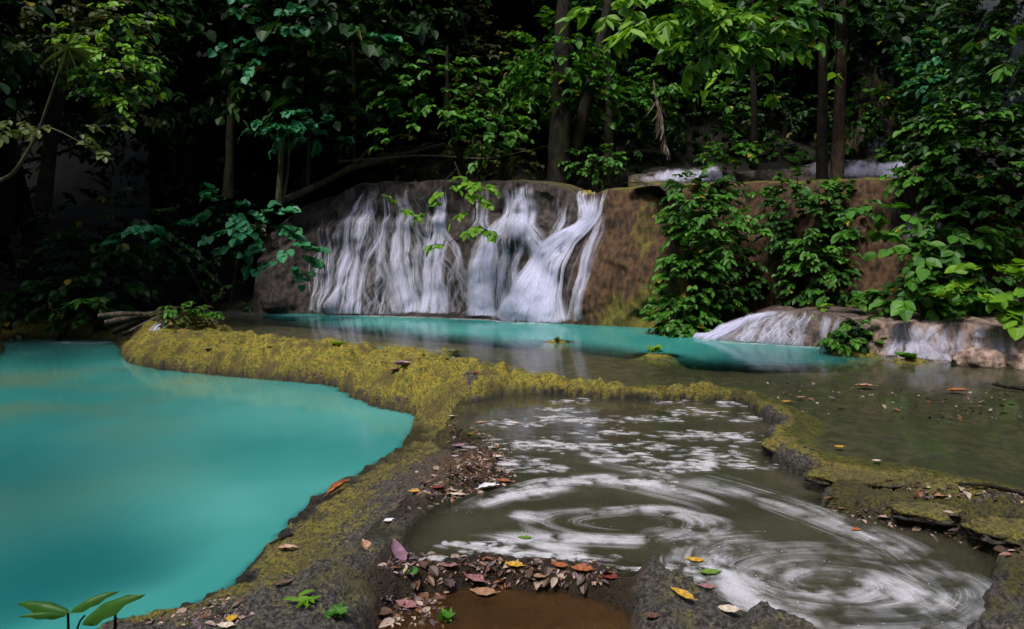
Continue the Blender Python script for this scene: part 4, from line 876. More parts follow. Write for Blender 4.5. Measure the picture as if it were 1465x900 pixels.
shrub('overhanging_branch', 'bright lime leaf clusters hanging from the top edge of the view', 960, -40, 6.8,
      [singles('lime', [(870, 20, 6.4, .2, .25, .10, 5), (895, 50, 6.4, .2, .2, .10, 6), (955, 25, 6.5, .35, .25, .14, 9), (1000, 70, 6.6, .2, .2, .14, 5), (1045, 20, 6.6, .25, .2, .14, 5)], LANCE * np.array((1.3, 1)), 'mango', .17, .2, 9, .35),
       singles('green', [(1000, 40, 6.9, .4, .3, .2, 8), (1060, 50, 7.0, .4, .3, .25, 8), (1110, 25, 7.1, .35, .3, .2, 6)], LANCE * np.array((1.3, 1)), 'mango', .15, .22, 9, .35),
       crown('lime', [(960, 10, 6.9, .5, .3, .14, 22), (1060, 20, 7.2, .5, .3, .2, 22)], OVAL, .12, .2), crown('green', [(1100, 40, 7.4, .5, .3, .3, 40), (1010, 60, 7.4, .4, .3, .3, 30)], OVAL, .12, .22)],
      'branch', stem=[([(970, -60, 7.0), (920, 0, 6.6), (880, 40, 6.4)], .02), ([(970, -60, 7.0), (1010, 10, 6.8), (1060, 50, 6.9)], .02)])
shrub('hanging_vine', 'thin vine with pale heart shaped leaves dangling before the dark hollow', 1100, -30, 8.4,
      [singles('lime', [(1035, 100, 8.2, .12, .1, .3, 3), (1105, 122, 8.2, .08, .1, .1, 1), (1195, 105, 8.2, .1, .1, .1, 1), (1075, 80, 8.3, .3, .15, .3, 4), (1130, 60, 8.3, .3, .15, .25, 3)], HEART, 'heart', .15, .16, 3, .6)],
      'vine', stem=[([(1080, -40, 8.4), (1072, 60, 8.3), (1050, 150, 8.2)], .008), ([(1110, -40, 8.4), (1112, 60, 8.2), (1105, 140, 8.2)], .008), ([(1190, -40, 8.4), (1197, 40, 8.2), (1194, 110, 8.2)], .008)])
shrub('cliff_shrub', 'tall bright green shrub clothing the edge of the brown cliff down to the water', 985, 470, 11.9,
      [singles('green', [(1010, 320, 11.2, .5, .3, .3, 8), (1040, 345, 11.1, .45, .3, .2, 8), (985, 370, 11.2, .4, .3, .25, 7), (990, 285, 11.5, .45, .3, .2, 6), (965, 430, 11.1, .3, .2, .3, 5)], LANCE * np.array((1.5, 1)), 'blade', .15, .36, 10),
       crown('green', [(1010, 320, 11.7, .75, .45, .55, 108), (990, 400, 11.6, .55, .4, .6, 124), (975, 450, 11.4, .45, .3, .3, 71), (1020, 430, 11.8, .5, .35, .4, 55)], OVAL, .105, .30, 12),
       crown('mid', [(1040, 400, 12.0, .6, .4, .7, 108), (1000, 280, 12.2, .7, .4, .4, 62)], OVAL, .11, .30, 12)])
shrub('cliff_creeper', 'curtain of dark creepers covering the cliff between two bare brown patches', 1150, 430, 11.6,
      [crown('mid', [(1150, 320, 11.7, .8, .4, .6, 104), (1170, 400, 11.4, .6, .35, .5, 93), (1210, 310, 11.7, .4, .4, .5, 46)], OVAL, .11, .30, 12),
       crown('green', [(1150, 275, 11.9, .9, .4, .2, 46), (1170, 365, 11.2, .45, .2, .35, 34), (1195, 425, 10.9, .4, .25, .15, 25)], OVAL, .11, .30, 12)])
shrub('ledge_plant', 'small lime plant on the lip of the low ledge behind the pool shrub', 1215, 447, 10.4, [singles('lime', [(1205, 438, 10.2, .25, .2, .06, 5)], OVAL, 'oval', .13, .24, 7)], 'plant')
shrub('pool_shrub', 'small round shrub growing from a mossy islet in front of the low fall', 1222, 505, 9.5,
      [singles('green', [(1212, 485, 9.3, .25, .2, .12, 10), (1240, 492, 9.3, .2, .15, .1, 7), (1195, 478, 9.3, .12, .12, .07, 4), (1225, 462, 9.4, .15, .1, .06, 4)], OVAL, 'oval', .10, .2, 8),
       crown('dark', [(1220, 492, 9.5, .32, .22, .14, 40), (1235, 470, 9.5, .15, .12, .10, 14)], OVAL, .10, .2)])
shrub('large_shrub', 'big leaved green shrub spilling down above the pink ledge', 1300, 450, 10.0,
      [singles('green', [(1262, 300, 9.7, .28, .2, .1, 4), (1250, 330, 9.6, .3, .25, .16, 5), (1325, 370, 9.5, .3, .3, .25, 7), (1285, 425, 9.4, .3, .3, .15, 7), (1340, 420, 9.4, .45, .3, .2, 8), (1370, 340, 9.6, .45, .3, .3, 7)], OVAL, 'oval', .20, .36, 7),
       crown('green', [(1325, 425, 9.8, .5, .4, .3, 46), (1370, 330, 10.1, .7, .4, .5, 50), (1400, 450, 9.3, .5, .3, .2, 40)], OVAL, .125, .34, 12),
       crown('mid', [(1365, 385, 10.1, .55, .4, .5, 64), (1420, 420, 9.9, .6, .4, .5, 60), (1440, 300, 10.2, .6, .4, .6, 60)], OVAL, .125, .34, 12)])
shrub('round_leaf_plant', 'plant with big pale lime round leaves perched over the end of the ledge', 1430, 440, 8.9,
      [singles('lime', [(1420, 395, 8.5, .28, .2, .16, 6), (1450, 420, 8.4, .2, .2, .12, 5), (1390, 425, 8.5, .25, .2, .08, 4), (1425, 440, 8.4, .3, .2, .08, 5)], ROUND, 'round', .17, .26, 5)], 'plant')
shrub('dense_shrub', 'dense dark green shrub hanging over the upper ledge', 1390, 260, 11.2,
      [crown('dark', [(1390, 200, 11.0, 1.1, .5, .7, 130), (1450, 140, 10.8, .8, .5, .8, 80), (1440, 250, 10.6, .7, .4, .4, 60)], OVAL, .13, .36, 12),
       crown('green', [(1400, 235, 10.4, .9, .4, .3, 60), (1330, 250, 10.8, .4, .3, .2, 20), (1395, 175, 10.7, .9, .4, .3, 40)], OVAL, .13, .36, 12)])
shrub('dense_shrub', 'tangled mid green thicket around the distant cascades', 1320, 120, 15.0,
      [crown('green', [(1345, 100, 15.4, .9, .6, .8, 80), (1220, 160, 16.0, .35, .5, .8, 40), (1325, 160, 15.4, .6, .5, .7, 60), (1290, 34, 16, 1.0, .6, .35, 50), (1262, 150, 15.25, .25, .2, .3, 18), (1290, 222, 15.2, .4, .3, .15, 24)], OVAL, .125, .4, 12),
       crown('teal', [(1340, 70, 15.0, .7, .5, .5, 30), (1340, 130, 14.9, .7, .5, .4, 30)], OVAL, .13, .4)])
shrub('dense_shrub', 'dark leafy branch thrusting in under the top corner of the view', 1440, 60, 9.0,
      [crown('dark', [(1430, 20, 8.8, .6, .4, .4, 60), (1450, 90, 8.7, .5, .4, .35, 50)], OVAL, .12, .34, 12), singles('green', [(1420, 40, 8.3, .35, .25, .12, 5), (1440, 85, 8.2, .3, .2, .1, 4)], LANCE * np.array((1.4, 1)), 'blade', .18, .34, 8)])
shrub('dense_shrub', 'shaded thicket behind the dead frond above the brown cliff', 980, 240, 15.6,
      [crown('dark', [(900, 200, 16.6, 1.1, .6, .9, 60), (990, 170, 16.8, 1.2, .6, 1.0, 70), (1080, 160, 16.4, 1.0, .6, .9, 60)], OVAL, .13, .4, 12),
       crown('green', [(1050, 150, 15.6, .6, .4, .5, 30), (1045, 220, 14.6, .45, .3, .25, 30), (850, 230, 15.3, .8, .3, .3, 44), (960, 110, 16, .9, .5, .6, 34)], OVAL, .12, .36, 11)])
shrub('fern_bush', 'small bright fern bush on the soil heap beside the little inflow', 262, 462, 11.7,
      [singles('green', [(258, 445, 11.5, .22, .2, .12, 9), (285, 448, 11.5, .2, .2, .08, 6), (305, 443, 11.6, .12, .12, .05, 3)], LANCE * np.array((1.1, 1)), 'blade', .12, .26, 9),
       crown('olive', [(262, 450, 11.7, .36, .25, .16, 34)], LANCE, .12, .24)], 'bush')

for (lab, u, v, Yd, blobs, mat) in (
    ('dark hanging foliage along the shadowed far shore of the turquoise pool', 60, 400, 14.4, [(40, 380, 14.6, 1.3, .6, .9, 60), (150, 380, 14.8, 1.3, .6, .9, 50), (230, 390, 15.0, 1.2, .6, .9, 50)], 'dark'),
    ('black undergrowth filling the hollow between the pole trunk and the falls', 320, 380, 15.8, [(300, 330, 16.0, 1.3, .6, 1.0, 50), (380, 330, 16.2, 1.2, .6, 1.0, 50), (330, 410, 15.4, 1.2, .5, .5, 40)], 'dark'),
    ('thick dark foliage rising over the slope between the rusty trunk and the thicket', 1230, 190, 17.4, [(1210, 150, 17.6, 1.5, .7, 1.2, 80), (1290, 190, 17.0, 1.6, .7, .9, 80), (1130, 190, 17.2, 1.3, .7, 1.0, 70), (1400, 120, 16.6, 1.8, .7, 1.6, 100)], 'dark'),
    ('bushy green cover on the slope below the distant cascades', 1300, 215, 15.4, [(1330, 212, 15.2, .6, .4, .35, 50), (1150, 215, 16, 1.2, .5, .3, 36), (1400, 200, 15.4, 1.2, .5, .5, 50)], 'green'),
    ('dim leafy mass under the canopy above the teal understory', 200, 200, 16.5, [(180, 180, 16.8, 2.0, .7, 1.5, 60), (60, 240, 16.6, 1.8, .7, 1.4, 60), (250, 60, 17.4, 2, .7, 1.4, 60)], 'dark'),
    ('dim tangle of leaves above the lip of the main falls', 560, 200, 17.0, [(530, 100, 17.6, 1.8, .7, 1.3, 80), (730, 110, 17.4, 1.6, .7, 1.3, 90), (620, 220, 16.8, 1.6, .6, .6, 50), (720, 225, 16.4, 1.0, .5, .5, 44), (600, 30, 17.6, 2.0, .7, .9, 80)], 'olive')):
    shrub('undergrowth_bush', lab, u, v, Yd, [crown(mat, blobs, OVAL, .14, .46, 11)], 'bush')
for i, (x, y, h) in enumerate([(-7.6, 16.6, 6.6), (-10.6, 15.0, 6.2), (-13.5, 10.5, 6.5)]):
    forest_tree('forest_tree', x, y, h, 1.25, 'dark', 'tall dark forest tree crowding the shaded slope around the pools', 'tall trees of the shaded slope', extra=((.8, .4, -1.8, .8),))

# ------------------------------------------------------------------ dead wood
def wood(name, label, pts, r, mat='dead', cat='log', z=None, limbs=(), sides=10, ground=False, rough=.35):
    P = np.array([on_ground(u, v) + np.array((0, 0, dz)) if Yd is None else ony(u, v, Yd) + np.array((0, 0, dz)) for (u, v, Yd, dz) in pts])
    P = resample(P, 18); t = thing(name, label, cat, tuple(P[0])); trunk_part(t, P, np.interp(np.linspace(0, 1, 18), np.linspace(0, 1, len(r)), r), mat, sides, rough, 'stem')
    for (lp, lr) in limbs:
        Q = resample(np.array([on_ground(u, v) + np.array((0, 0, dz)) if Yd is None else ony(u, v, Yd) for (u, v, Yd, dz) in lp]), 10); trunk_part(t, Q, np.linspace(lr, lr * .4, 10), mat, 7, rough, 'twig')
    return t
wood('fallen_log', 'mossy fallen log slanting up behind the dark top of the falls', [(395, 292, 15.2, 0), (450, 268, 15.5, 0), (500, 240, 15.8, 0), (560, 226, 16, 0), (640, 205, 16.3, 0)], [.07, .075, .07, .06, .04], 'bark_pale', limbs=[([(505, 238, 15.8, 0), (540, 200, 15.6, 0), (575, 160, 15.5, 0)], .03)])
wood('branch', 'thin bare branch arching across the dim leaves above the falls', [(480, 232, 15.9, 0), (600, 222, 15.9, 0), (700, 228, 15.7, 0), (755, 215, 15.7, 0)], [.03, .028, .02, .012], 'dead', 'branch')
for i, (a, b, r0, lab) in enumerate((((150, 462), (232, 447), .055, 'long grey driftwood log on top of the heap by the little inflow'), ((160, 476), (214, 452), .05, 'dark driftwood log leaning across the heap by the little inflow'),
        ((140, 452), (205, 449), .045, 'pale bleached driftwood log at the back of the heap'), ((175, 478), (212, 470), .04, 'short stubby driftwood log at the foot of the heap'), ((185, 474), (246, 446), .028, 'thin driftwood pole crossing the heap beside the fern bush'), ((225, 470), (300, 462), .03, 'driftwood stick lying between the heap and the brown shallows'))):
    d = 12.6 - .12 * i
    wood('driftwood', lab, [(a[0], a[1], d, .0), ((a[0] + b[0]) / 2, (a[1] + b[1]) / 2, d + .1, .015), (b[0], b[1], d + .25, 0)], [r0, r0 * 1.05, r0 * .8], ('dead', 'bark', 'dead', 'bark', 'dead', 'bark')[i], 'driftwood')
wood('branch', 'black forked branch lying in the shallow water at the edge of the view', [(1418, 553, 7.0, .03), (1440, 556, 6.95, .02), (1470, 560, 6.9, .02), (1530, 566, 6.8, .02)], [.012, .02, .024, .024], 'bark', 'branch', limbs=[([(1440, 556, 6.95, 0), (1428, 549, 6.98, 0), (1424, 545, 7.0, 0)], .012)])
wood('twig', 'thin bare twig standing upright in the leaf litter of the foamy pool', [(642, 792, None, -.02), (644, 745, 3.98, 0), (643, 690, 3.96, 0), (645, 655, 3.96, 0)], [.004, .0035, .003, .002], 'bark', 'twig', sides=5)
wood('twig', 'forked dry twig leaning on the charcoal rock above the muddy puddle', [(858, 884, 3.1, .0), (900, 872, 3.12, 0), (955, 855, 3.2, 0), (990, 850, 3.22, 0)], [.006, .006, .005, .003], 'dead', 'twig', limbs=[([(900, 872, 3.12, 0), (908, 882, 3.08, 0), (925, 878, 3.08, 0)], .004)], sides=6)
wood('twig', 'long dark stick floating in the muddy puddle', [(768, 884, 3.12, .0), (810, 884, 3.12, 0), (850, 881, 3.12, 0)], [.004, .006, .004], 'bark', 'twig', sides=6)
wood('twig', 'short dark stick across the mossy edge above the turquoise pool', [(385, 782, None, .015), (402, 775, None, .02), (420, 768, None, .015)], [.006, .009, .006], 'bark', 'twig', sides=6)
wood('twig', 'rotten stick on the bank near the sprouting plant by the water', [(285, 856, None, .02), (305, 870, None, .025), (325, 884, None, .02)], [.007, .008, .006], 'dead', 'twig', sides=6)
wood('twig', 'thin pale stick across the wet terrace rim beside the cave shadow', [(1150, 641, None, .012), (1165, 646, None, .016), (1180, 652, None, .012)], [.006, .007, .004], 'dead', 'twig', sides=5)
wood('twig', 'dark stick lying over the litter on the far wet rock', [(1370, 697, None, .02), (1410, 700, None, .03), (1470, 712, None, .02)], [.008, .012, .010], 'bark', 'twig', sides=6)
t = thing('dead_frond', 'dead pale palm frond hanging limp in the dark above the brown cliff', 'frond', tuple(ony(938, 118, 15.3)))
fp = resample(path_px([(935, 112, 15.3), (938, 140, 15.3), (945, 175, 15.3), (951, 212, 15.35)]), 12); trunk_part(t, fp, np.linspace(.02, .008, 12), 'dead', 6, .1, 'stem')
k = 34; ii = RNG.integers(2, 12, k)
link('fringe', leaves_mesh('fringe', fp[ii] - fp[0], unit(np.stack([RNG.normal(0, .35, k), RNG.normal(0, .3, k), -np.ones(k)], -1)), np.tile((0, -1., .1), (k, 1)), RNG.uniform(.2, .55, k), np.zeros(k), LANCE * np.array((.35, 1)), .1, .1), M['dead'], t)

# ------------------------------------------------------------------ fallen leaves
def dry(name, a, b): M[name] = mat_dry(name, a, b)
dry('d_yellow', (.55, .34, .025), (.26, .13, .02)); dry('d_orange', (.36, .12, .03), (.16, .05, .02)); dry('d_pink', (.30, .14, .14), (.16, .07, .07)); dry('d_purple', (.25, .14, .20), (.15, .07, .10))
dry('d_tan', (.36, .21, .12), (.18, .09, .05)); dry('d_cream', (.56, .48, .38), (.34, .27, .2)); dry('d_brown', (.11, .055, .03), (.06, .03, .02)); dry('d_white', (.62, .60, .62), (.48, .46, .48)); dry('d_red', (.20, .035, .03), (.10, .022, .02)); dry('d_green', (.12, .20, .02), (.06, .12, .02))
dry('l_brown', (.06, .035, .022), (.03, .018, .012)); dry('l_purple', (.13, .085, .105), (.06, .04, .05)); dry('l_tan', (.36, .27, .22), (.20, .14, .11)); dry('l_rust', (.17, .07, .035), (.09, .04, .02))
def blade_mesh(name, wr, curl, bend, mat, n=9, w=5):
    y = np.linspace(0, 1, n); x = np.linspace(-1, 1, w); prof = np.sin(np.pi * np.clip(y, 0.01, .995) ** .8) ** .8 * (1 - .5 * y ** 5) * wr
    V = np.stack([x[None, :] * prof[:, None], np.repeat(y[:, None], w, 1), curl * (x[None] ** 2) * prof[:, None] / wr * .25 + bend * (y[:, None] - .5) ** 2 + .02 * np.abs(x[None]) * np.sin(y[:, None] * 19)], -1).reshape(-1, 3); V[:, 1] -= .5
    me = mesh_np(name, V, [grid_faces(n, w)]); me.materials.append(M[mat]); return me
def stalk_mesh(mat, bend):
    p = np.array([(0, -.5, bend * .25), (.01, -.6, bend * .25 + .03), (.04, -.72, bend * .25 + .05)]); me = tubes_mesh('stalk', [(resample(p, 5), np.linspace(.018, .012, 5))], 5); me.materials.append(M[mat]); return me
def on_surface(u, v):
    p = on_ground(u, v)
    for poly, z in ((S, ZS), (U, ZU), (T, ZT), (B, ZB)):
        q = onz(u, v, z)
        if in_poly(poly, np.array([q[0]]), np.array([q[1]]))[0] and p[2] < z: return q + np.array((0, 0, .006))
    return p + np.array((0, 0, .008))
def fallen(u, v, L, ang, mat, label, wr=.28, curl=.5, bend=.35, tilt=(0, 0)):
    p = on_surface(u, v); d = np.hypot(p[1], HC - p[2]); L = L * d / F * (.75 if d > 6 else .78); curl *= .55; bend *= .7
    o = link('fallen_leaf', blade_mesh('fallen_leaf', wr, curl, bend, mat), None, None, label, 'leaf', 'single fallen leaves lying about the pools'); o.location = p + np.array((0, 0, .004 + abs(tilt[0]) * L * .3))
    o.scale = (L, L, L); o.rotation_euler = (tilt[0], tilt[1], ang); link('stalk', stalk_mesh(mat, bend), None, o)
R = math.radians
for a in ((676, 625, 30, R(85), 'd_yellow', 'curled yellow leaf on the litter where moss meets the foamy pool', .3, 1.3), (711, 655, 18, R(60), 'd_cream', 'tiny cream leaf at the water edge beside purple litter', .4), (592, 706, 22, R(80), 'd_yellow', 'bright yellow leaf alone on the dark spur below a cream one', .32, .9),
          (652, 710, 36, R(75), 'd_cream', 'long narrow cream leaf lying on wet brown rock', .14), (700, 700, 44, R(-60), 'd_white', 'whitish curled leaf half in the foam at the pool edge', .2, 1.2), (486, 705, 46, R(-55), 'd_orange', 'rust orange leaf propped on the pale knob above the turquoise water', .16, 1.6, .3, (.5, .2)),
          (412, 788, 36, R(-78), 'd_tan', 'pinkish tan leaf on the mossy slope over the turquoise pool', .2, 1.2), (524, 788, 38, R(35), 'd_tan', 'rusty tan leaf slanting on the pitted dark rock', .24, 1.3, .4, (.3, 0)), (569, 798, 54, R(38), 'd_purple', 'big purple leaf leaning into the litter dam', .26, .5, .3, (.5, .3)),
          (674, 830, 50, R(62), 'd_pink', 'big pink leaf lying across the litter dam', .28, .5, .3, (.3, 0)), (832, 818, 38, R(75), 'd_orange', 'orange leaf at the far end of the litter dam', .35, .9), (975, 856, 42, R(58), 'd_yellow', 'large bright yellow leaf on the charcoal rock', .26, .6, .3, (.25, 0)),
          (993, 804, 34, R(70), 'd_yellow', 'pale yellow green leaf floating by the charcoal rock', .24), (1018, 822, 40, R(-80), 'd_green', 'green fallen leaf on the water behind the charcoal rock', .24), (557, 747, 20, R(-50), 'd_white', 'small lavender white leaf on the dark spur', .36), (1200, 641, 18, R(80), 'd_yellow', 'small yellow leaf in the thin water of the terrace', .36),
          (1253, 661, 16, R(85), 'd_cream', 'small cream leaf at the lip of the wet terrace', .3), (1124, 576, 18, R(80), 'd_yellow', 'little yellow leaf beside the bend of the mossy dam', .3), (1145, 570, 20, R(100), 'd_tan', 'faded tan leaf in the shallows just past the mossy dam', .24), (1236, 554, 34, R(65), 'd_tan', 'tan leaf in the clear shallows of the upper pool', .26, .9),
          (1368, 561, 38, R(82), 'd_orange', 'amber leaf next to the black forked branch', .26, .9), (577, 524, 36, R(-75), 'd_purple', 'curled grey purple leaf on top of the bulging moss hump', .26, 1.6, .6), (566, 531, 24, R(-60), 'd_tan', 'small dry leaf under the curled grey one on the moss hump', .25, 1.2), (681, 535, 20, R(10), 'd_red', 'small red leaf on the back of the moss hump', .4, 1.),
          (332, 889, 24, R(10), 'd_yellow', 'torn yellow leaf by the rotten stick on the bank', .4, 1.2), (322, 899, 30, R(85), 'd_cream', 'cream leaf at the lowest edge of the bank', .3), (408, 838, 46, R(-55), 'd_brown', 'long curled brown leaf on the mossy slope', .11, .5), (1225, 760, 20, R(-70), 'd_orange', 'small orange leaf on the low rock shelf', .3), (690, 606, 26, R(-70), 'd_tan', 'tan leaf above the curled yellow one on the litter', .22),
          (648, 597, 22, R(80), 'd_cream', 'pale thin leaf on the yellow moss near the litter', .18), (750, 772, 26, R(80), 'd_green', 'sunken yellow green leaf in the foamy pool', .26),
          (800, 812, 30, R(70), 'd_orange', 'small rust leaf in the middle of the litter dam', .3), (870, 828, 34, R(60), 'd_red', 'dark red leaf where litter dam meets charcoal rock', .3), (640, 812, 34, R(80), 'd_pink', 'dull pink leaf in the litter behind the big pink one', .26), (605, 812, 30, R(20), 'd_brown', 'dark brown leaf between the purple leaf and the upright twig', .3, 1.2), (1400, 775, 30, R(60), 'd_white', 'pale curled leaf on the dark rock at the edge', .2, 1.4),
          (160, 445, 20, R(80), 'd_tan', 'dry leaf on the driftwood heap', .3), (385, 497, 14, R(70), 'd_brown', 'brown leaf on the crest of the long mossy bank', .3), (298, 500, 22, R(80), 'd_white', 'pale dry leaf on the long mossy bank', .3), (735, 607, 18, R(70), 'd_cream', 'cream leaf in the foam by the mossy shore', .3), (930, 885, 30, R(80), 'd_brown', 'brown sodden leaf at the foot of the charcoal rock', .3)):
    fallen(*a)

# ------------------------------------------------------------------ litter, moss tufts, small plants
def on_surface_many(u, v):
    c, sn = math.cos(PITCH), math.sin(PITCH); x, y = (u - CX) / F, (CY - v) / F; dx, dy, dz = x, c + y * sn, -sn + y * c
    t = 1.5 * 1.012 ** np.arange(290)[None]; e = HC + dz[:, None] * t - ground_z(dx[:, None] * t, dy[:, None] * t)
    k = np.maximum(1, np.argmax(e < 0, 1)); i = np.arange(len(u)); f = e[i, k - 1] / (e[i, k - 1] - e[i, k] + 1e-9); tk = t[0, k - 1] + f * (t[0, k] - t[0, k - 1])
    P = np.stack([dx * tk, dy * tk, HC + dz * tk], -1); P[:, 2] += .006
    for poly, z in ((S, ZS), (U, ZU), (T, ZT), (B, ZB)):
        tz = (z - HC) / dz; Q = np.stack([dx * tz, dy * tz, np.full(len(u), z + .006)], -1); m = in_poly(poly, Q[:, 0], Q[:, 1]) & (P[:, 2] < z); P[m] = Q[m]
    return P
def litter(name, zones, label, mats):
    for mi, mat in enumerate(mats):
        PP, LL = [], []
        for (poly, n, size) in zones:
            pz = np.array(poly, float); lo, hi = pz.min(0), pz.max(0); uv = RNG.uniform(lo, hi, (n * 2, 2)); uv = uv[in_poly(pz, uv[:, 0], uv[:, 1])][:n // len(mats)]
            PP.append(on_surface_many(uv[:, 0], uv[:, 1])); LL.append(size * np.where(RNG.random(len(uv)) < .16, RNG.uniform(1.6, 2.7, len(uv)), RNG.uniform(.4, 1.3, len(uv))))
        PP, LL = np.concatenate(PP), np.concatenate(LL); n = len(PP); a = RNG.uniform(0, 6.28, n)
        D = np.stack([np.cos(a), np.sin(a), RNG.normal(.03, .2, n)], -1); Nn = unit(np.stack([RNG.normal(0, .35, n), RNG.normal(-.1, .35, n), np.ones(n)], -1))
        me = leaves_mesh(name, PP, D, Nn, LL, RNG.random(n), (OVAL, LANCE, OVAL * np.array((.75, 1)), LANCE * np.array((1.4, 1)))[mi], RNG.uniform(-.3, .4), .4)
        link(name, me, M[mat], None, label + (' of brown', ' of purple', ' of pale tan', ' of rust')[mi] + ' flakes', 'litter', None, 'stuff')
litter('leaf_litter', [([(655, 600), (735, 640), (735, 690), (620, 725), (590, 700), (650, 655), (640, 610)], 1352, 0.026), ([(560, 790), (700, 798), (880, 805), (890, 832), (780, 840), (600, 835), (545, 815)], 900, 0.026), ([(545, 850), (640, 848), (640, 895), (540, 895)], 140, 0.031),
     ([(1170, 705), (1330, 735), (1465, 740), (1465, 800), (1330, 765), (1180, 735)], 320, 0.026), ([(150, 458), (310, 458), (330, 478), (180, 482)], 440, 0.036), ([(540, 500), (700, 516), (700, 526), (560, 512)], 140, 0.026), ([(1090, 545), (1465, 560), (1465, 600), (1120, 600)], 240, 0.031),
     ([(1290, 690), (1465, 700), (1465, 720), (1300, 712)], 180, 0.026), ([(200, 895), (330, 850), (360, 880), (330, 900)], 220, 0.026), ([(560, 660), (640, 660), (640, 700), (560, 760)], 100, 0.021)], 'dead leaf litter', ('l_brown', 'l_purple', 'l_tan', 'l_rust'))
mk = ATT['moss'].reshape(NY, NX); good = np.argwhere((mk > .45) & (Y > 2.6) & (Y < 12) & (np.abs(X) < 7.5) & (Z > -.40) & (dV < 0) & ((Z > .01) | (dU > 0)))
cell = (np.gradient(X, axis=1) * np.gradient(Y, axis=0))[good[:, 0], good[:, 1]]; pick = good[RNG.choice(len(good), 20000, p=cell / cell.sum())]
px_ = X[pick[:, 0], pick[:, 1]] + RNG.normal(0, .02, 20000); py_ = Y[pick[:, 0], pick[:, 1]] + RNG.normal(0, .02, 20000)
base = np.stack([px_, py_, ground_z(px_, py_) - .002], -1); dirs = unit(np.stack([RNG.normal(0, .7, 20000), RNG.normal(-.3, .7, 20000), np.ones(20000)], -1))
M['moss_tuft'] = mat_leaf('moss_tuft', (0.10, 0.088, 0.018), (0.42, 0.36, 0.06), trans=.15, rough=.8, spec=.1)
Lm = RNG.uniform(.008, .019, 20000); sdv = unit(RNG.normal(size=(20000, 3))) * Lm[:, None] * .35
link('moss', mesh_np('moss', np.stack([base - sdv, base + sdv, base + dirs * Lm[:, None]], 1).reshape(-1, 3), [np.arange(60000).reshape(-1, 3)], {'tint': np.repeat(np.clip(RNG.normal(.5, .25, 20000) * (1 - .72 * old[pick[:, 0], pick[:, 1]]), 0, .95), 3)}, None, False), M['moss_tuft'], None, 'yellow green moss fuzz covering the rounded banks', 'moss', None, 'stuff')
def little(name, label, u, v, n, size, mat, outline, key, up=1.0, cat='plant', spread=.6, h=.0):
    p = on_surface(u, v); t = thing(name, label, cat, tuple(p)); sp = []
    for k in range(n):
        a = RNG.uniform(0, 6.28); d = unit(np.array((math.cos(a) * spread, math.sin(a) * spread, up))); sp.append((np.array([p + np.array((0, 0, h))]) + RNG.normal(0, size * .25, (1, 3)) * np.array((1, 1, .1)), d[None], unit(np.array((0, -.3, 1.)))[None], np.array([size * RNG.uniform(.6, 1.2)]), np.array([p, p + np.array((0, 0, max(h, .004)))])))
    leaf_parts(t, sp, mat, key, outline, .2, .4)
little('grass_tuft', 'pale green grass tuft on the crest of the long mossy bank', 482, 493, 22, .11, 'lime', LANCE * np.array((.7, 1)), 'strap', .5)
little('grass_tuft', 'small sprout on the mossy islet in the turquoise band', 796, 487, 7, .09, 'olive', OVAL, 'oval', .5)
little('grass_tuft', 'bright seedlings on the mossy islet in the brown shallows', 936, 503, 12, .12, 'lime', OVAL, 'oval', .7)
little('grass_tuft', 'small leafy tuft on the islet before the narrow streaky fall', 1300, 513, 16, .13, 'green', OVAL, 'oval', .5)
little('fern', 'feathery green fern dipping into the muddy puddle', 640, 888, 26, .05, 'green', LANCE, 'lance', .7)
little('fern', 'trailing green fern on the dark rock near the lowest edge', 480, 882, 26, .05, 'green', LANCE * np.array((1.4, 1)), 'blade', .45); little('fern', 'single light green frond across the mossy rock', 435, 862, 12, .06, 'lime', LANCE, 'lance', .3)
little('seedling', 'tiny green seedling in the litter behind the purple leaf', 585, 822, 6, .05, 'green', OVAL, 'oval', .5)
little('grass_tuft', 'greenish weed showing through the brown shallows behind the moss hump', 650, 505, 14, .14, 'olive', LANCE, 'lance', .4)
# young plant at the water's edge
p0 = on_ground(96, 960); t = thing('young_plant', 'young plant with four broad glossy leaves at the edge of the turquoise pool', 'plant', tuple(p0)); Yp = p0[1]
top = ony(97, 872, Yp); trunk_part(t, resample(np.array([p0 - (0, 0, .03), (p0 + top) / 2 + (.004, 0, 0), top]), 8), np.linspace(.006, .004, 8), 'bark', 7, .1, 'stem')
trunk_part(t, resample(np.array([p0 + (.01, 0, 0), ony(112, 890, Yp - .03), ony(122, 880, Yp - .05)]), 8), np.linspace(.004, .003, 8), 'bark', 6, .1, 'stem')
M['glossy'] = mat_leaf('leaf_glossy', (0.02, 0.075, 0.012), (0.05, 0.15, 0.018), trans=.25, rough=.45, spec=.25)
for (b, e, dy, wr) in (((98, 873), (22, 860), .03, .12), ((98, 873), (170, 843), .06, .13), ((112, 888), (204, 846), -.03, .13), ((94, 878), (26, 880), -.06, .10)):
    a = ony(b[0], b[1], Yp + dy * .2); c = ony(e[0], e[1], Yp + dy); d = c - a; L = np.linalg.norm(d); d /= L; s_ = unit(np.cross(d, unit(np.array((0, -.45, 1.))))); n_ = np.cross(s_, d)
    o = link('leaf', blade_mesh('leaf', wr, -.5, -.5, 'glossy', 13, 7), None, t); m = np.eye(4); m[:3, 0] = s_ * L; m[:3, 1] = d * L; m[:3, 2] = n_ * L; m[:3, 3] = (a + c) / 2 - p0 + n_ * L * .06; o.matrix_basis = Matrix(m.tolist())
    ca_ = o.data.attributes.new('tint', 'FLOAT', 'POINT'); ca_.data.foreach_set('value', np.full(len(o.data.vertices), .4, np.float32))
wood('twig', 'short dark stem stub standing beside the young plant', [(165, 900, Yp + .02, 0), (165, 880, Yp + .02, 0), (164, 866, Yp + .02, 0)], [.005, .005, .004], 'bark', 'twig', sides=6)
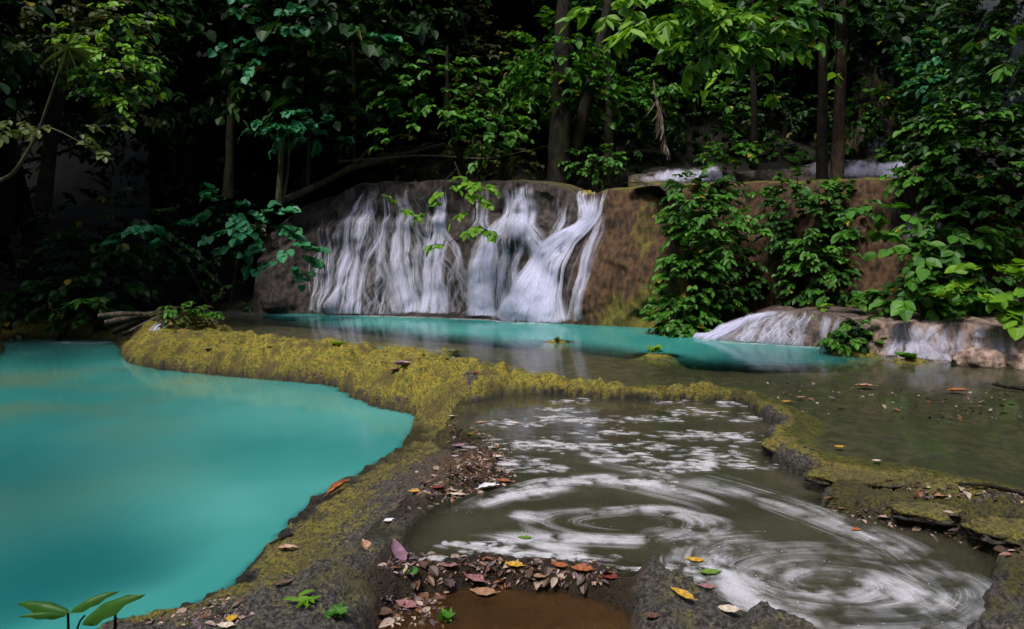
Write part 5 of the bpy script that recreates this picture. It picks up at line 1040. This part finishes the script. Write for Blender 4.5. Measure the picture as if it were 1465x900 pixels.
# little inflow between driftwood and fern bush
RI = Ribbons(); RF = RI
Pi = np.array([ony(236, 462, 12.0), ony(230, 466, 11.7), ony(224, 473, 11.6), ony(221, 482, 11.55)])
for k in range(30):
    q = resample(Pi + np.array((RNG.normal(0, .05), 0, .01 + RNG.random() * .02)), 12); RI.add(q, np.tile(unit(np.array((0, -1., .5))), (12, 1)), RNG.uniform(.03, .09), RNG.uniform(.2, .6), RNG.random(), (.1, .1))
link('waterfall', RI.build('waterfall'), M['fall'], None, 'tiny spout of water pouring past the driftwood heap', 'waterfall')
RF = Ribbons(); foam_line([(60, 489), (120, 491), (178, 491)], 60, .10, .06, .5, ZT, 20, .4, (.1, .4)); link('foam', RF.build('foam'), M['foam'], None, 'pale foam line where the inflow enters the turquoise pool', 'foam', None, 'stuff')

# ------------------------------------------------------------------ loose rocks at the pool edges
def loose_rock(label, u, v, z, ax, ay, az, rot, mossy, seed, mat='ground'):
    c = onz(u, v, z); th = np.linspace(0, 2 * np.pi, 49); ph = np.linspace(-np.pi / 2, np.pi / 2, 27); P_, T_ = np.meshgrid(ph, th, indexing='ij')
    n = np.stack([np.cos(P_) * np.cos(T_), np.cos(P_) * np.sin(T_), np.sin(P_)], -1); f = 1 + .22 * fbm(n[..., 0] * 1.6 + seed, n[..., 1] * 1.6, n[..., 2] * 1.6, 4) + .06 * fbm(n[..., 0] * 7 + seed, n[..., 1] * 7, n[..., 2] * 7, 3)
    p = n * f[..., None] * np.array((ax, ay, az)); ca2, sa2 = math.cos(rot), math.sin(rot); p = np.stack([p[..., 0] * ca2 - p[..., 1] * sa2, p[..., 0] * sa2 + p[..., 1] * ca2, p[..., 2]], -1).reshape(-1, 3)
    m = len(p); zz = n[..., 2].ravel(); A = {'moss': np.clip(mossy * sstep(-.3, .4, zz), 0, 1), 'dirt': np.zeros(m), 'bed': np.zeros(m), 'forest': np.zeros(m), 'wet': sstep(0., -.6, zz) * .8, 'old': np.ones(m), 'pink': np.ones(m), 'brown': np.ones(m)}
    link('rock', mesh_np('rock', p, [grid_faces(27, 49)], A), M[mat], None, label, 'rock', None, None, tuple(c))
loose_rock('overhanging olive rock lip with a black gap under it at the pool edge', 1225, 684, -.035, .34, .13, .055, -.1, .9, 3.); loose_rock('rounded mossy rock where the wet terrace rim bends toward the foam', 1118, 640, -.06, .13, .16, .075, .4, .95, 8.)
loose_rock('low mottled rock half buried in the litter of the rock shelf', 1330, 735, -.05, .22, .12, .05, -.25, .6, 14.); loose_rock('dark rock hump at the outer end of the rock shelf', 1440, 760, -.03, .2, .16, .07, .1, .7, 21.)
loose_rock('bare pinkish boulder at the water end of the low ledge', 1405, 516, .05, .34, .2, .17, -.2, .1, 33., 'cliff'); loose_rock('grey pink boulder beside the bare pinkish one', 1462, 522, .03, .2, .18, .15, .3, .15, 41., 'cliff')
for a in ((735, 812, 34, R(70), 'd_yellow', 'dull yellow leaf in the middle of the litter dam near the puddle', .3, .8), (770, 826, 40, R(95), 'd_tan', 'broad tan leaf flat on the lip of the litter dam', .32, .4), (690, 850, 46, R(75), 'd_tan', 'sodden tan leaf on the rim of the muddy puddle', .3, .4), (580, 868, 44, R(60), 'd_pink', 'faded pink leaf on wet brown rock beside the puddle', .28, .5),
          (625, 700, 24, R(100), 'd_red', 'small dark red leaf on the litter below the narrow cream leaf', .34, .7), (720, 690, 26, R(60), 'd_orange', 'rusty leaf at the foam edge below the whitish curled leaf', .3, .7), (1010, 842, 30, R(70), 'd_pink', 'faded pink leaf on the water beyond the green fallen leaf', .28, .5), (1040, 876, 40, R(80), 'd_cream', 'large cream leaf lapped by foam at the lowest edge', .3, .5),
          (1280, 700, 24, R(75), 'd_red', 'dark red leaf on the litter above the black gap', .3, .8), (1345, 712, 26, R(95), 'd_tan', 'tan leaf on the litter of the far rock shelf', .28, .7), (545, 880, 40, R(80), 'd_brown', 'brown leaf at the foot of the dark spur beside the puddle', .3, .6), (655, 640, 24, R(85), 'd_purple', 'purple leaf on the litter above the bright yellow leaf', .3, .7)):
    fallen(*a)
